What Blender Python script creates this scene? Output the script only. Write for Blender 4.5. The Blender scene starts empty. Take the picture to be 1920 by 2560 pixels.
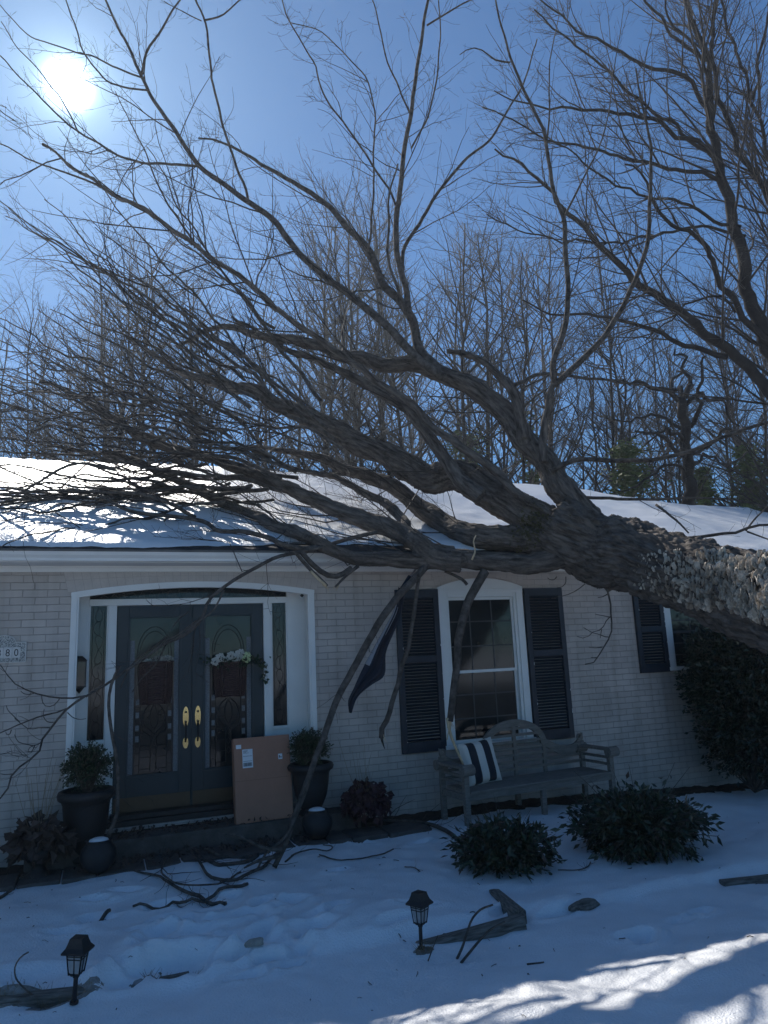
import bpy, math, random
import numpy as np
from mathutils import Vector, Matrix
from mathutils.bvhtree import BVHTree
R_ = math.radians
SC = bpy.context.scene
COL = SC.collection
rng = np.random.default_rng(11)
random.seed(5)

# ------------------------------------------------------------------ camera, sky, sun, exposure
W, H, FPX = 1920, 2560, 1802.2            # the lens, in the photograph's pixels
PITCH, YAW, ROLL = R_(10.9815), R_(-21.3837), R_(-2.5355)
CAM = np.array([0.0, -8.0436, 1.6])
_cy, _sy, _cp, _sp = math.cos(YAW), math.sin(YAW), math.cos(PITCH), math.sin(PITCH)
FW = np.array([-_sy * _cp, _cy * _cp, _sp])
_r = np.array([_cy, _sy, 0.0]); _u = np.cross(_r, FW)
RT = math.cos(ROLL) * _r + math.sin(ROLL) * _u
UP = -math.sin(ROLL) * _r + math.cos(ROLL) * _u
cd = bpy.data.cameras.new('camera'); cam = bpy.data.objects.new('camera', cd); COL.objects.link(cam)
cd.sensor_width = 36; cd.sensor_fit = 'AUTO'; cd.lens = FPX * 36 / 2560
cd.clip_start = 0.05; cd.clip_end = 3000
cam.matrix_world = Matrix(((RT[0], UP[0], -FW[0], CAM[0]), (RT[1], UP[1], -FW[1], CAM[1]), (RT[2], UP[2], -FW[2], CAM[2]), (0, 0, 0, 1)))
SC.camera = cam

SUN_EL, SUN_AZ = R_(39.53), R_(-4.06)     # azimuth from +Y towards +X
SUN = Vector((math.cos(SUN_EL) * math.sin(SUN_AZ), math.cos(SUN_EL) * math.cos(SUN_AZ), math.sin(SUN_EL)))
ld = bpy.data.lights.new('sun', 'SUN'); ld.energy = 5.0; ld.angle = R_(0.5); ld.color = (1.0, 0.95, 0.88)
sun = bpy.data.objects.new('sun', ld); COL.objects.link(sun)
sun.rotation_euler = SUN.to_track_quat('Z', 'Y').to_euler(); sun.location = (0, 0, 30)

wd = bpy.data.worlds.new('World'); SC.world = wd; wd.use_nodes = True
nt = wd.node_tree; nt.nodes.clear()
out = nt.nodes.new('ShaderNodeOutputWorld'); bg = nt.nodes.new('ShaderNodeBackground')
sky = nt.nodes.new('ShaderNodeTexSky'); sky.sky_type = 'NISHITA'; sky.sun_disc = False
sky.sun_elevation = SUN_EL; sky.sun_rotation = SUN_AZ
sky.altitude = 300; sky.air_density = 1.0; sky.dust_density = 0.1; sky.ozone_density = 6.0
bg.inputs['Strength'].default_value = 0.084
tint = nt.nodes.new('ShaderNodeMixRGB'); tint.blend_type = 'MULTIPLY'; tint.inputs['Fac'].default_value = 1; tint.inputs[2].default_value = (0.55, 0.85, 1.0, 1)
nt.links.new(sky.outputs[0], tint.inputs[1]); nt.links.new(tint.outputs[0], bg.inputs['Color'])
# the sun itself, overexposed in its aureole: a direction in the sky, not a place on the picture
tc = nt.nodes.new('ShaderNodeTexCoord'); dt = nt.nodes.new('ShaderNodeVectorMath'); dt.operation = 'DOT_PRODUCT'
dt.inputs[1].default_value = SUN; nt.links.new(tc.outputs['Generated'], dt.inputs[0])
def _pow(e, k):
    a = nt.nodes.new('ShaderNodeMath'); a.operation = 'MAXIMUM'; a.inputs[1].default_value = 0; nt.links.new(dt.outputs['Value'], a.inputs[0])
    p = nt.nodes.new('ShaderNodeMath'); p.operation = 'POWER'; p.inputs[1].default_value = e; nt.links.new(a.outputs[0], p.inputs[0])
    m = nt.nodes.new('ShaderNodeMath'); m.operation = 'MULTIPLY'; m.inputs[1].default_value = k; nt.links.new(p.outputs[0], m.inputs[0]); return m
def _sum(a, b):
    s = nt.nodes.new('ShaderNodeMath'); s.operation = 'ADD'; nt.links.new(a.outputs[0], s.inputs[0]); nt.links.new(b.outputs[0], s.inputs[1]); return s
glow = _sum(_sum(_pow(7500, 10.0), _pow(700, 0.45)), _sum(_pow(70, 0.17), _pow(12, 0.035)))
bg2 = nt.nodes.new('ShaderNodeBackground'); bg2.inputs['Color'].default_value = (0.66, 0.86, 1.0, 1)
nt.links.new(glow.outputs[0], bg2.inputs['Strength'])
ad = nt.nodes.new('ShaderNodeAddShader'); nt.links.new(bg.outputs[0], ad.inputs[0]); nt.links.new(bg2.outputs[0], ad.inputs[1])
nt.links.new(ad.outputs[0], out.inputs['Surface'])
SC.view_settings.view_transform = 'Standard'; SC.view_settings.look = 'None'
SC.view_settings.exposure = 0.25; SC.view_settings.gamma = 1.0
SC.cycles.max_bounces = 5; SC.cycles.diffuse_bounces = 3; SC.cycles.glossy_bounces = 3; SC.cycles.transmission_bounces = 4
SC.cycles.caustics_reflective = False; SC.cycles.caustics_refractive = False
SC.cycles.sample_clamp_indirect = 4.0

# ------------------------------------------------------------------ helpers
def ray(px, py): return FW + (px - W / 2) / FPX * RT - (py - H / 2) / FPX * UP
def PY(px, py, Y): d = ray(px, py); return CAM + (Y - CAM[1]) / d[1] * d
def PD(px, py, D): return CAM + D * ray(px, py)
def sstep(a, b, x): t = np.clip((x - a) / (b - a), 0, 1); return t * t * (3 - 2 * t)
def vnoise(P, seed=0):
    P = np.asarray(P, float); i = np.floor(P).astype(np.int64); f = P - i; f = f * f * (3 - 2 * f)
    def h(ix, iy, iz):
        n = (ix * 374761393 + iy * 668265263 + iz * 2147483647 + seed * 974634777) & 0xffffffff
        n = ((n ^ (n >> 13)) * 1274126177) & 0xffffffff
        n = ((n ^ (n >> 16)) * 2246822519) & 0xffffffff
        return (n & 0xffffff) / float(0xffffff)
    r = 0
    for dx in (0, 1):
        for dy in (0, 1):
            for dz in (0, 1):
                w = (f[..., 0] if dx else 1 - f[..., 0]) * (f[..., 1] if dy else 1 - f[..., 1]) * (f[..., 2] if dz else 1 - f[..., 2])
                r = r + w * h(i[..., 0] + dx, i[..., 1] + dy, i[..., 2] + dz)
    return r * 2 - 1
def fbm(P, seed=0, o=3):
    s, a, P = 0, 1.0, np.asarray(P, float)
    for k in range(o): s = s + a * vnoise(P * 2 ** k, seed + k); a *= .5
    return s
def tag(o, label=None, cat=None, group=None, kind=None):
    if label: o['label'] = label
    if cat: o['category'] = cat
    if group: o['group'] = group
    if kind: o['kind'] = kind
    return o
def thing(name, label, cat, loc=(0, 0, 0), rz=0, group=None):
    o = bpy.data.objects.new(name, None); COL.objects.link(o); o.location = loc; o.rotation_euler = (0, 0, rz); o.empty_display_size = .1
    return tag(o, label, cat, group)
class MB:
    def __init__(s): s.v = []; s.q = []; s.t = []; s.p = []; s.n = 0
    def add(s, V, q=None, t=None, p=None):
        V = np.asarray(V, float).reshape(-1, 3); o = s.n; s.v.append(V); s.n += len(V)
        if q is not None and len(q): s.q.append(np.asarray(q, int) + o)
        if t is not None and len(t): s.t.append(np.asarray(t, int) + o)
        if p is not None: s.p += [[i + o for i in f] for f in p]
        return s
    def box(s, lo, hi, M=None):
        (a, b, c), (d, e, f) = lo, hi
        V = np.array([(a, b, c), (d, b, c), (d, e, c), (a, e, c), (a, b, f), (d, b, f), (d, e, f), (a, e, f)], float)
        if M is not None: V = np.array([M @ Vector(v) for v in V])
        return s.add(V, q=[(0, 3, 2, 1), (4, 5, 6, 7), (0, 1, 5, 4), (1, 2, 6, 5), (2, 3, 7, 6), (3, 0, 4, 7)])
    def bar(s, p, q, w, h, up=(0, 0, 1)):
        p, q = Vector(p), Vector(q); d = q - p; z = d.normalized(); x = Vector(up).cross(z)
        if x.length < 1e-4: x = Vector((1, 0, 0))
        x.normalize(); y = z.cross(x); M = Matrix((x, y, z)).transposed().to_4x4(); M.translation = p
        return s.box((-w / 2, -h / 2, 0), (w / 2, h / 2, d.length), M)
    def prism(s, poly, y0, y1):                       # polygon in XZ, from y0 (front) to y1
        n = len(poly); V = [(x, y0, z) for x, z in poly] + [(x, y1, z) for x, z in poly]
        a = sum(poly[i][0] * poly[(i + 1) % n][1] - poly[(i + 1) % n][0] * poly[i][1] for i in range(n))
        f = list(range(n)); b = [n + i for i in reversed(range(n))]
        if a < 0: f = f[::-1]; b = b[::-1]; s.add(V, q=[(i, n + i, n + (i + 1) % n, (i + 1) % n)[::-1][::-1] for i in range(n)], p=[f, b])
        else: s.add(V, q=[(i, n + i, n + (i + 1) % n, (i + 1) % n)[::-1] for i in range(n)], p=[f, b])
        return s
    def lathe(s, prof, c=(0, 0, 0), n=28, wob=None):
        k = len(prof); a = np.linspace(0, 2 * np.pi, n, endpoint=False)
        V = np.array([[(c[0] + r * math.cos(t), c[1] + r * math.sin(t), c[2] + z) for t in a] for r, z in prof])
        q = [(i * n + j, i * n + (j + 1) % n, (i + 1) * n + (j + 1) % n, (i + 1) * n + j) for i in range(k - 1) for j in range(n)]
        return s.add(V, q=q)
    def tubes(s, P, Rr, sides=3, cap=False):            # P (N,K,3), Rr (N,K)
        P = np.asarray(P, float); Rr = np.asarray(Rr, float); N, K, _ = P.shape
        if N == 0: return s
        T = np.gradient(P, axis=1); T /= np.linalg.norm(T, axis=2, keepdims=True) + 1e-9
        m = P[:, -1] - P[:, 0]; m /= np.linalg.norm(m, axis=1, keepdims=True) + 1e-9
        ref = np.where(np.abs(m[:, 2:3]) > .75, np.array([[1., .2, 0]]), np.array([[0, .1, 1.]]))[:, None, :]
        A = np.cross(T, np.broadcast_to(ref, T.shape)); A /= np.linalg.norm(A, axis=2, keepdims=True) + 1e-9; B = np.cross(T, A)
        ang = np.arange(sides) * 2 * np.pi / sides
        V = P[:, :, None, :] + Rr[:, :, None, None] * (A[:, :, None, :] * np.cos(ang)[None, None, :, None] + B[:, :, None, :] * np.sin(ang)[None, None, :, None])
        i = np.arange(N)[:, None, None] * K * sides; k = np.arange(K - 1)[None, :, None] * sides; j = np.arange(sides)[None, None, :]; j2 = (j + 1) % sides
        q = np.stack([i + k + j, i + k + j2, i + k + sides + j2, i + k + sides + j], -1).reshape(-1, 4)
        p = None
        if cap: p = [[a * K * sides + b for b in reversed(range(sides))] for a in range(N)] + [[(a * K + K - 1) * sides + b for b in range(sides)] for a in range(N)]
        return s.add(V, q=q, p=p)
    def tube(s, pts, r, sides=8, cap=True):
        pts = np.asarray(pts, float); r = np.full(len(pts), r) if np.isscalar(r) else np.asarray(r, float)
        return s.tubes(pts[None], r[None], sides, cap)
    def grid(s, P):
        P = np.asarray(P, float); a, b, _ = P.shape; I = np.arange(a * b).reshape(a, b)
        return s.add(P, q=np.stack([I[:-1, :-1], I[1:, :-1], I[1:, 1:], I[:-1, 1:]], -1).reshape(-1, 4))
    def build(s, name, m=None, parent=None, smooth=False, bev=0, label=None):
        V = np.concatenate(s.v); me = bpy.data.meshes.new(name)
        li, lt = [], []
        for L, k in ((s.q, 4), (s.t, 3)):
            if L: F = np.concatenate(L); li.append(F.ravel()); lt.append(np.full(len(F), k))
        if s.p: li.append(np.concatenate([np.array(f) for f in s.p])); lt.append(np.array([len(f) for f in s.p]))
        li = np.concatenate(li).astype(np.int32); lt = np.concatenate(lt).astype(np.int32)
        me.vertices.add(len(V)); me.vertices.foreach_set('co', V.ravel())
        me.loops.add(len(li)); me.loops.foreach_set('vertex_index', li)
        me.polygons.add(len(lt)); me.polygons.foreach_set('loop_start', np.concatenate([[0], np.cumsum(lt)[:-1]]).astype(np.int32))
        me.update(calc_edges=True); me.validate()
        me.polygons.foreach_set('use_smooth', np.full(len(me.polygons), bool(smooth)))
        if m: me.materials.append(m)
        o = bpy.data.objects.new(name, me); COL.objects.link(o)
        if parent: o.parent = parent
        if bev:
            b = o.modifiers.new('bevel', 'BEVEL'); b.width = bev; b.segments = 2; b.limit_method = 'ANGLE'
        if label: o['label'] = label
        return o
def children(o): return [c for c in bpy.data.objects if c.parent == o]
def copy_tree(o, parent=None):
    c = o.copy(); COL.objects.link(c); c.parent = parent
    for ch in children(o): copy_tree(ch, c)
    return c

def mat(name, col, rough=.7, var=.12, vs=6.0, bump=0, bs=40.0, metal=0, spec=.4, col2=None, coord='Object', stretch=(1, 1, 1), v2=0, attr=None, coat=0):
    m = bpy.data.materials.new(name); m.use_nodes = True; n = m.node_tree; b = n.nodes['Principled BSDF']
    b.inputs['Roughness'].default_value = rough; b.inputs['Metallic'].default_value = metal; b.inputs['Specular IOR Level'].default_value = spec
    if coat: b.inputs['Coat Weight'].default_value = coat; b.inputs['Coat Roughness'].default_value = .08
    if attr: t = n.nodes.new('ShaderNodeAttribute'); t.attribute_name = attr; src = t.outputs['Vector']
    else: t = n.nodes.new('ShaderNodeTexCoord'); src = t.outputs[coord]
    mp = n.nodes.new('ShaderNodeMapping'); mp.inputs['Scale'].default_value = stretch; n.links.new(src, mp.inputs['Vector'])
    no = n.nodes.new('ShaderNodeTexNoise'); no.inputs['Scale'].default_value = vs; no.inputs['Detail'].default_value = 6; no.inputs['Roughness'].default_value = .62
    n.links.new(mp.outputs[0], no.inputs['Vector'])
    rp = n.nodes.new('ShaderNodeValToRGB'); rp.color_ramp.elements[0].position = .32; rp.color_ramp.elements[1].position = .68
    c2 = col2 or tuple(min(1, c * (1 + var)) for c in col); c1 = tuple(c * (1 - var) for c in col) if col2 is None else col
    rp.color_ramp.elements[0].color = (*c1, 1); rp.color_ramp.elements[1].color = (*c2, 1)
    n.links.new(no.outputs['Fac'], rp.inputs['Fac']); n.links.new(rp.outputs[0], b.inputs['Base Color'])
    if bump:
        n2 = n.nodes.new('ShaderNodeTexNoise'); n2.inputs['Scale'].default_value = bs; n2.inputs['Detail'].default_value = 5
        n.links.new(mp.outputs[0], n2.inputs['Vector'])
        bp = n.nodes.new('ShaderNodeBump'); bp.inputs['Strength'].default_value = bump; bp.inputs['Distance'].default_value = .02
        n.links.new(n2.outputs['Fac'], bp.inputs['Height']); n.links.new(bp.outputs[0], b.inputs['Normal'])
    return m

M = {}
M['white'] = mat('white_paint', (.74, .74, .72), .45, .04, 3, .05, 60)
M['snow'] = mat('snow', (.84, .86, .88), .42, .04, 5, .55, 75, spec=.45)
M['roofsnow'] = mat('roof_snow', (.84, .86, .88), .34, .03, 2.5, .55, 55, spec=.6)
M['bark'] = mat('bark', (.032, .028, .025), .92, 0, 24, 1.0, 85, spec=.2, col2=(.20, .172, .15), attr='bark')
M['limb'] = mat('limb_bark', (.038, .033, .030), .9, 0, 14, .8, 60, spec=.2, col2=(.145, .127, .112))
M['twig'] = mat('twig_bark', (.05, .042, .038), .75, .3, 8, spec=.3)
M['bgbark'] = mat('standing_bark', (.035, .03, .028), .9, .35, 3, .6, 25, spec=.2)
M['palewood'] = mat('split_wood', (.55, .42, .27), .7, .2, 30, .4, 80, stretch=(1, 1, .15))
M['navy'] = mat('shutter_paint', (.012, .020, .034), .5, .2, 12, .1, 60)
M['teal'] = mat('door_paint', (.018, .032, .040), .42, .1, 8)
M['glass'] = mat('window_glass', (.016, .020, .022), .09, .4, 2.2, spec=.45)
M['came'] = mat('lead_came', (.03, .03, .032), .5, .2, 20, metal=.4)
M['bevelled'] = mat('textured_glass', (.16, .17, .18), .25, .35, 90, .5, 140, spec=.6)
M['brass'] = mat('brass', (.80, .60, .28), .16, .08, 10, metal=1)
M['oldbrass'] = mat('dull_brass', (.13, .09, .06), .6, .1, 10, metal=.7)
M['black'] = mat('black_metal', (.012, .013, .015), .5, .2, 20, .1, 80)
M['pot'] = mat('black_pot', (.014, .016, .019), .55, .25, 14, .2, 60)
M['card'] = mat('cardboard', (.36, .185, .125), .85, .06, 7, .08, 150)
M['paper'] = mat('paper_label', (.72, .73, .75), .7, .03)
M['ink'] = mat('ink', (.02, .02, .025), .7, .1)
M['teak'] = mat('weathered_teak', (.13, .118, .104), .85, 0, 7, .5, 50, stretch=(1, 6, 6), col2=(.25, .23, .205))
M['timber'] = mat('weathered_timber', (.075, .066, .055), .9, 0, 9, 1.0, 40, stretch=(1, 7, 7), col2=(.36, .33, .285))
M['soil'] = mat('bed_soil', (.035, .028, .022), .95, .5, 30, 1.0, 60)
M['baresoil'] = mat('bare_lawn', (.12, .105, .08), .95, 0, 16, .5, 70, col2=(.42, .41, .40))
M['porch'] = mat('porch_stone', (.09, .08, .072), .9, .3, 8, .6, 40)
M['leaf'] = mat('evergreen_leaf', (.018, .034, .016), .35, .65, 9, spec=.5)
M['boxleaf'] = mat('boxwood_leaf', (.030, .048, .022), .5, .65, 12, spec=.4)
M['holly'] = mat('holly_leaf', (.012, .026, .014), .28, .65, 9, spec=.55)
M['conifer'] = mat('conifer_spray', (.085, .115, .030), .7, .45, 1.2)
M['deadleaf'] = mat('dead_leaf', (.060, .042, .036), .8, .5, 12)
M['burgundy'] = mat('burgundy_leaf', (.055, .022, .026), .7, .5, 14)
M['straw'] = mat('dry_stalk', (.24, .18, .11), .8, .2)
M['wicker'] = mat('wicker', (.060, .032, .030), .75, .4, 40)
M['petal'] = mat('cream_petal', (.46, .45, .40), .7, .08, 30)
M['greenpetal'] = mat('green_petal', (.52, .58, .30), .7, .1, 30)
M['fungus'] = mat('bracket_fungus', (.20, .155, .115), .8, 0, 5, .4, 60, col2=(.76, .69, .58))
M['moss'] = mat('moss', (.075, .07, .028), .95, .4, 30, 1, 60)
M['shingle'] = mat('roof_shingle', (.028, .028, .031), .9, .3, 12, .7, 40)
M['gutterdark'] = mat('gutter_lip', (.10, .10, .10), .6, .2, 6)
M['steel'] = mat('pole_metal', (.5, .5, .52), .3, .1, metal=1)
M['flag'] = mat('flag_cloth', (.014, .020, .036), .85, .15, 20, .2, 300)
M['flagwhite'] = mat('flag_stripe', (.30, .31, .34), .85, .1, 20)
M['lampglass'] = mat('lamp_pane', (.32, .34, .36), .3, .15, 30, spec=.5)
M['tile'] = mat('plaque_tile', (.58, .57, .55), .4, .1, 40)
M['stone'] = mat('pale_stone', (.30, .29, .26), .9, .2, 20, .5, 50)
M['muntin'] = mat('grey_muntin', (.055, .058, .06), .6, .1)
M['cream'] = mat('cushion_cream', (.60, .58, .54), .9, .05, 60, .2, 400)

def brick_mat():
    m = bpy.data.materials.new('painted_brick'); m.use_nodes = True; n = m.node_tree; b = n.nodes['Principled BSDF']
    t = n.nodes.new('ShaderNodeTexCoord'); s = n.nodes.new('ShaderNodeSeparateXYZ'); c = n.nodes.new('ShaderNodeCombineXYZ')
    n.links.new(t.outputs['Object'], s.inputs[0]); n.links.new(s.outputs['X'], c.inputs['X']); n.links.new(s.outputs['Z'], c.inputs['Y'])
    ns = n.nodes.new('ShaderNodeTexNoise'); ns.inputs['Scale'].default_value = 9; n.links.new(t.outputs['Object'], ns.inputs['Vector'])
    mx = n.nodes.new('ShaderNodeMixRGB'); mx.blend_type = 'ADD'; mx.inputs['Fac'].default_value = .006
    n.links.new(c.outputs[0], mx.inputs[1]); n.links.new(ns.outputs['Color'], mx.inputs[2])
    mp = n.nodes.new('ShaderNodeMapping'); mp.inputs['Location'].default_value = (.09, .0146, 0); n.links.new(mx.outputs[0], mp.inputs['Vector'])
    br = n.nodes.new('ShaderNodeTexBrick'); br.inputs['Scale'].default_value = 1; br.inputs['Brick Width'].default_value = .2255; br.inputs['Row Height'].default_value = .0745
    br.inputs['Mortar Size'].default_value = .0042; br.inputs['Mortar Smooth'].default_value = .5
    br.inputs['Color1'].default_value = (.47, .415, .375, 1); br.inputs['Color2'].default_value = (.53, .47, .425, 1); br.inputs['Mortar'].default_value = (.36, .32, .29, 1)
    n.links.new(mp.outputs[0], br.inputs['Vector'])
    n2 = n.nodes.new('ShaderNodeTexNoise'); n2.inputs['Scale'].default_value = 2.2; n2.inputs['Detail'].default_value = 8; n.links.new(t.outputs['Object'], n2.inputs['Vector'])
    r2 = n.nodes.new('ShaderNodeValToRGB'); r2.color_ramp.elements[0].color = (.80, .80, .80, 1); r2.color_ramp.elements[1].color = (1.08, 1.08, 1.08, 1); r2.color_ramp.elements[0].position = .3; r2.color_ramp.elements[1].position = .7
    n.links.new(n2.outputs['Fac'], r2.inputs['Fac'])
    ml = n.nodes.new('ShaderNodeMixRGB'); ml.blend_type = 'MULTIPLY'; ml.inputs['Fac'].default_value = 1; n.links.new(br.outputs['Color'], ml.inputs[1]); n.links.new(r2.outputs[0], ml.inputs[2])
    mps = n.nodes.new('ShaderNodeMapping'); mps.inputs['Scale'].default_value = (7, 7, .55); n.links.new(t.outputs['Object'], mps.inputs['Vector'])
    n4 = n.nodes.new('ShaderNodeTexNoise'); n4.inputs['Scale'].default_value = 1; n4.inputs['Detail'].default_value = 5; n.links.new(mps.outputs[0], n4.inputs['Vector'])
    r4 = n.nodes.new('ShaderNodeValToRGB'); r4.color_ramp.elements[0].color = (.78, .77, .75, 1); r4.color_ramp.elements[0].position = .30; r4.color_ramp.elements[1].position = .52; n.links.new(n4.outputs['Fac'], r4.inputs['Fac'])
    m5 = n.nodes.new('ShaderNodeMixRGB'); m5.blend_type = 'MULTIPLY'; m5.inputs['Fac'].default_value = .7; n.links.new(ml.outputs[0], m5.inputs[1]); n.links.new(r4.outputs[0], m5.inputs[2])
    n.links.new(m5.outputs[0], b.inputs['Base Color']); b.inputs['Roughness'].default_value = .75
    n3 = n.nodes.new('ShaderNodeTexNoise'); n3.inputs['Scale'].default_value = 70; n.links.new(t.outputs['Object'], n3.inputs['Vector'])
    ma = n.nodes.new('ShaderNodeMath'); ma.operation = 'MULTIPLY_ADD'; ma.inputs[1].default_value = -1.0; n.links.new(br.outputs['Fac'], ma.inputs[0])
    mb = n.nodes.new('ShaderNodeMath'); mb.operation = 'MULTIPLY'; mb.inputs[1].default_value = .35; n.links.new(n3.outputs['Fac'], mb.inputs[0]); n.links.new(mb.outputs[0], ma.inputs[2])
    bp = n.nodes.new('ShaderNodeBump'); bp.inputs['Strength'].default_value = .8; bp.inputs['Distance'].default_value = .008
    n.links.new(ma.outputs[0], bp.inputs['Height']); n.links.new(bp.outputs[0], b.inputs['Normal'])
    return m
M['brick'] = brick_mat()
M['archbrick'] = mat('arch_brick', (.495, .44, .40), .75, .08, 9, .2, 60)
M['mortar'] = mat('arch_mortar', (.37, .33, .30), .9, .1)

# ------------------------------------------------------------------ ground
FOOT = []
def gz0(x, y):
    x = np.asarray(x, float); y = np.asarray(y, float)
    z = -0.30 + 0.06 * sstep(-3.12, -2.95, y + .12 * (x - 1.5) * .4) - 0.05 * np.clip(x - 4.6, 0, 6) * sstep(-3.2, -1.5, y)
    z = z + .165 * sstep(-3.3, -5.3, y)
    P = np.stack([x, y, 0 * x], -1)
    near = sstep(-40, -10, y) * sstep(60, 20, np.abs(x))
    z = z + near * (.028 * fbm(P * 1.1, 3, 2) + .013 * fbm(P * 4.0, 9, 3)) * (1 - .75 * sstep(-.9, -.2, y))
    return z
def gz(x, y):
    z = gz0(x, y); x = np.asarray(x, float); y = np.asarray(y, float)
    for fx, fy, a, b, th, dp in FOOT:
        dx, dy = x - fx, y - fy; u = dx * math.cos(th) + dy * math.sin(th); v = -dx * math.sin(th) + dy * math.cos(th)
        q = (u / a) ** 2 + (v / b) ** 2
        z = z - dp * np.exp(-q ** 2) + .3 * dp * np.exp(-((np.sqrt(q) - 1.6) / .4) ** 2)
    return z
def G(px, py, dz=0):                                     # where the view through a pixel meets the snow
    z = -.27
    for _ in range(8):
        d = ray(px, py); p = CAM + (z - CAM[2]) / d[2] * d; z = float(gz0(p[0], p[1]))
    return np.array([p[0], p[1], float(gz(p[0], p[1])) + dz])
for px, py, a, b, dp in ((735, 2245, .12, .07, .03), (725, 2260, .1, .05, .02), (600, 2290, .13, .07, .025), (640, 2285, .12, .06, .02), (775, 2315, .14, .09, .03), (640, 2345, .14, .08, .03),
                         (575, 2385, .1, .06, .03), (400, 2330, .12, .07, .025), (310, 2430, .12, .09, .045), (440, 2350, .2, .1, .035), (440, 2400, .22, .13, .06), (560, 2300, .1, .06, .02),
                         (250, 2300, .12, .05, .02), (160, 2330, .12, .06, .02), (90, 2440, .22, .12, .025), (130, 2480, .15, .1, .02), (520, 2250, .1, .05, .015), (400, 2265, .12, .06, .018), (1130, 2040, .1, .06, .02), (1700, 2300, .1, .06, .015), (690, 2350, .1, .06, .02)):
    p = G(px, py); FOOT.append((p[0], p[1], a, b, rng.uniform(-.4, .6), dp * 2.0))
rf_ = np.random.default_rng(55)
for k in range(46):
    px, py = (rf_.uniform(200, 820), rf_.uniform(2215, 2450)) if k < 34 else (rf_.uniform(820, 1800), rf_.uniform(2060, 2350))
    p = G(px, py); FOOT.append((p[0], p[1], rf_.uniform(.08, .14), rf_.uniform(.04, .07), rf_.uniform(-.5, .9), rf_.uniform(.03, .065)))
def axis(lo, hi, step, far, n=22):
    a = np.arange(lo, hi + 1e-6, step); g = np.geomspace(step * 1.5, far, n); return np.concatenate([lo - g[::-1], a, hi + g])
gx = axis(-1.6, 7.2, .026, 900, 40); gy = axis(-5.8, .4, .026, 900, 40)
X, Y = np.meshgrid(gx, gy, indexing='ij')
Zg = gz(X, Y)
MB().grid(np.stack([X, Y, Zg], -1)).build('snow_ground', M['snow'], smooth=True)['kind'] = 'structure'

dv = MB(); ux = np.linspace(-40, 45, 60); vy = np.linspace(-6.6, -24, 20)
dv.grid(np.array([[(x, y + .25 * math.sin(x * .7), float(gz(x, y)) + .03) for y in vy] for x in ux])[:, ::-1]).build('added_dark_ground', mat('bounce_cutting_dark', (.04, .04, .042), .8, .2, 20, .3, 60))['kind'] = 'structure'  # unseen dark sheet behind the camera, added to cut snow bounce onto the house
def bed(name, x0, x1, front, m, dz=.012):
    us = np.linspace(x0, x1, int((x1 - x0) / .04)); vs = np.linspace(0, 1, 18)
    f = front + .10 * fbm(np.stack([us * 2.2, 0 * us, 0 * us], -1), 21) + .05 * fbm(np.stack([us * 9, 0 * us, 0 * us], -1), 25)
    Xb = np.repeat(us[:, None], 18, 1); Yb = 0.0 + vs[None] * f[:, None]
    Zb = gz(Xb, Yb) + dz * np.clip(1.6 * (1 - vs[None] ** 4), -.2, 1) + .012 * fbm(np.stack([Xb * 14, Yb * 14, 0 * Xb], -1), 31)
    o = MB().grid(np.stack([Xb, Yb, Zb], -1)).build(name, m, smooth=True); o['kind'] = 'structure'; return o
bed('soil_bed', 2.55, 9, -.34, M['soil'], .03)
bed('soil_bed', -3, -.42, -.30, M['soil'], .03)

# ------------------------------------------------------------------ house
HX0, HX1, TOP, BOT = -9.0, 11.0, 2.556, -.7
house = thing('brick_house', 'white painted brick house with a fallen tree across its snowy roof', 'house')
def arch(x0, x1, zs, rise, n=20):
    return [(x0 + (x1 - x0) * i / n, zs + rise * (1 - (2 * i / n - 1) ** 2)) for i in range(n + 1)]
D0, D1 = -.32, 2.24; DZ, DR = 2.335, .105                   # door opening, spring height and rise of its arch
W0, W1, WZ0, WZ1, WR = 3.86, 4.93, .44, 2.335, .11
V0, V1, VZ0, VZ1 = 7.29, 8.5, 1.18, 2.28
wall = MB(); Yb = .32
for x0, x1 in ((HX0, D0), (D1, W0), (W1, V0), (V1, HX1)): wall.prism([(x0, BOT), (x1, BOT), (x1, TOP), (x0, TOP)], 0, Yb)
wall.prism([(D0, TOP)] + arch(D0, D1, DZ, DR) + [(D1, TOP)], 0, Yb)
wall.prism([(W0, TOP)] + arch(W0, W1, WZ1, WR) + [(W1, TOP)], 0, Yb); wall.prism([(W0, BOT), (W1, BOT), (W1, WZ0), (W0, WZ0)], 0, Yb)
wall.prism([(V0, TOP), (V0, VZ1), (V1, VZ1), (V1, TOP)], 0, Yb); wall.prism([(V0, BOT), (V1, BOT), (V1, VZ0), (V0, VZ0)], 0, Yb)
wall.prism([(D0, BOT), (D1, BOT), (D1, .0), (D0, .0)], .02, Yb)
wall.build('wall', M['brick'], house)
MB().box((HX0, 7.2, BOT), (HX1, 7.4, TOP)).box((HX0 - .1, 0.32, BOT), (HX0, 7.4, TOP)).box((HX1, .0, BOT), (HX1 + .1, 7.4, TOP)).build('wall', M['brick'], house)
MB().box((HX0, 1.6, BOT), (HX1, 1.65, TOP)).build('inner_wall', M['muntin'], house)

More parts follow.
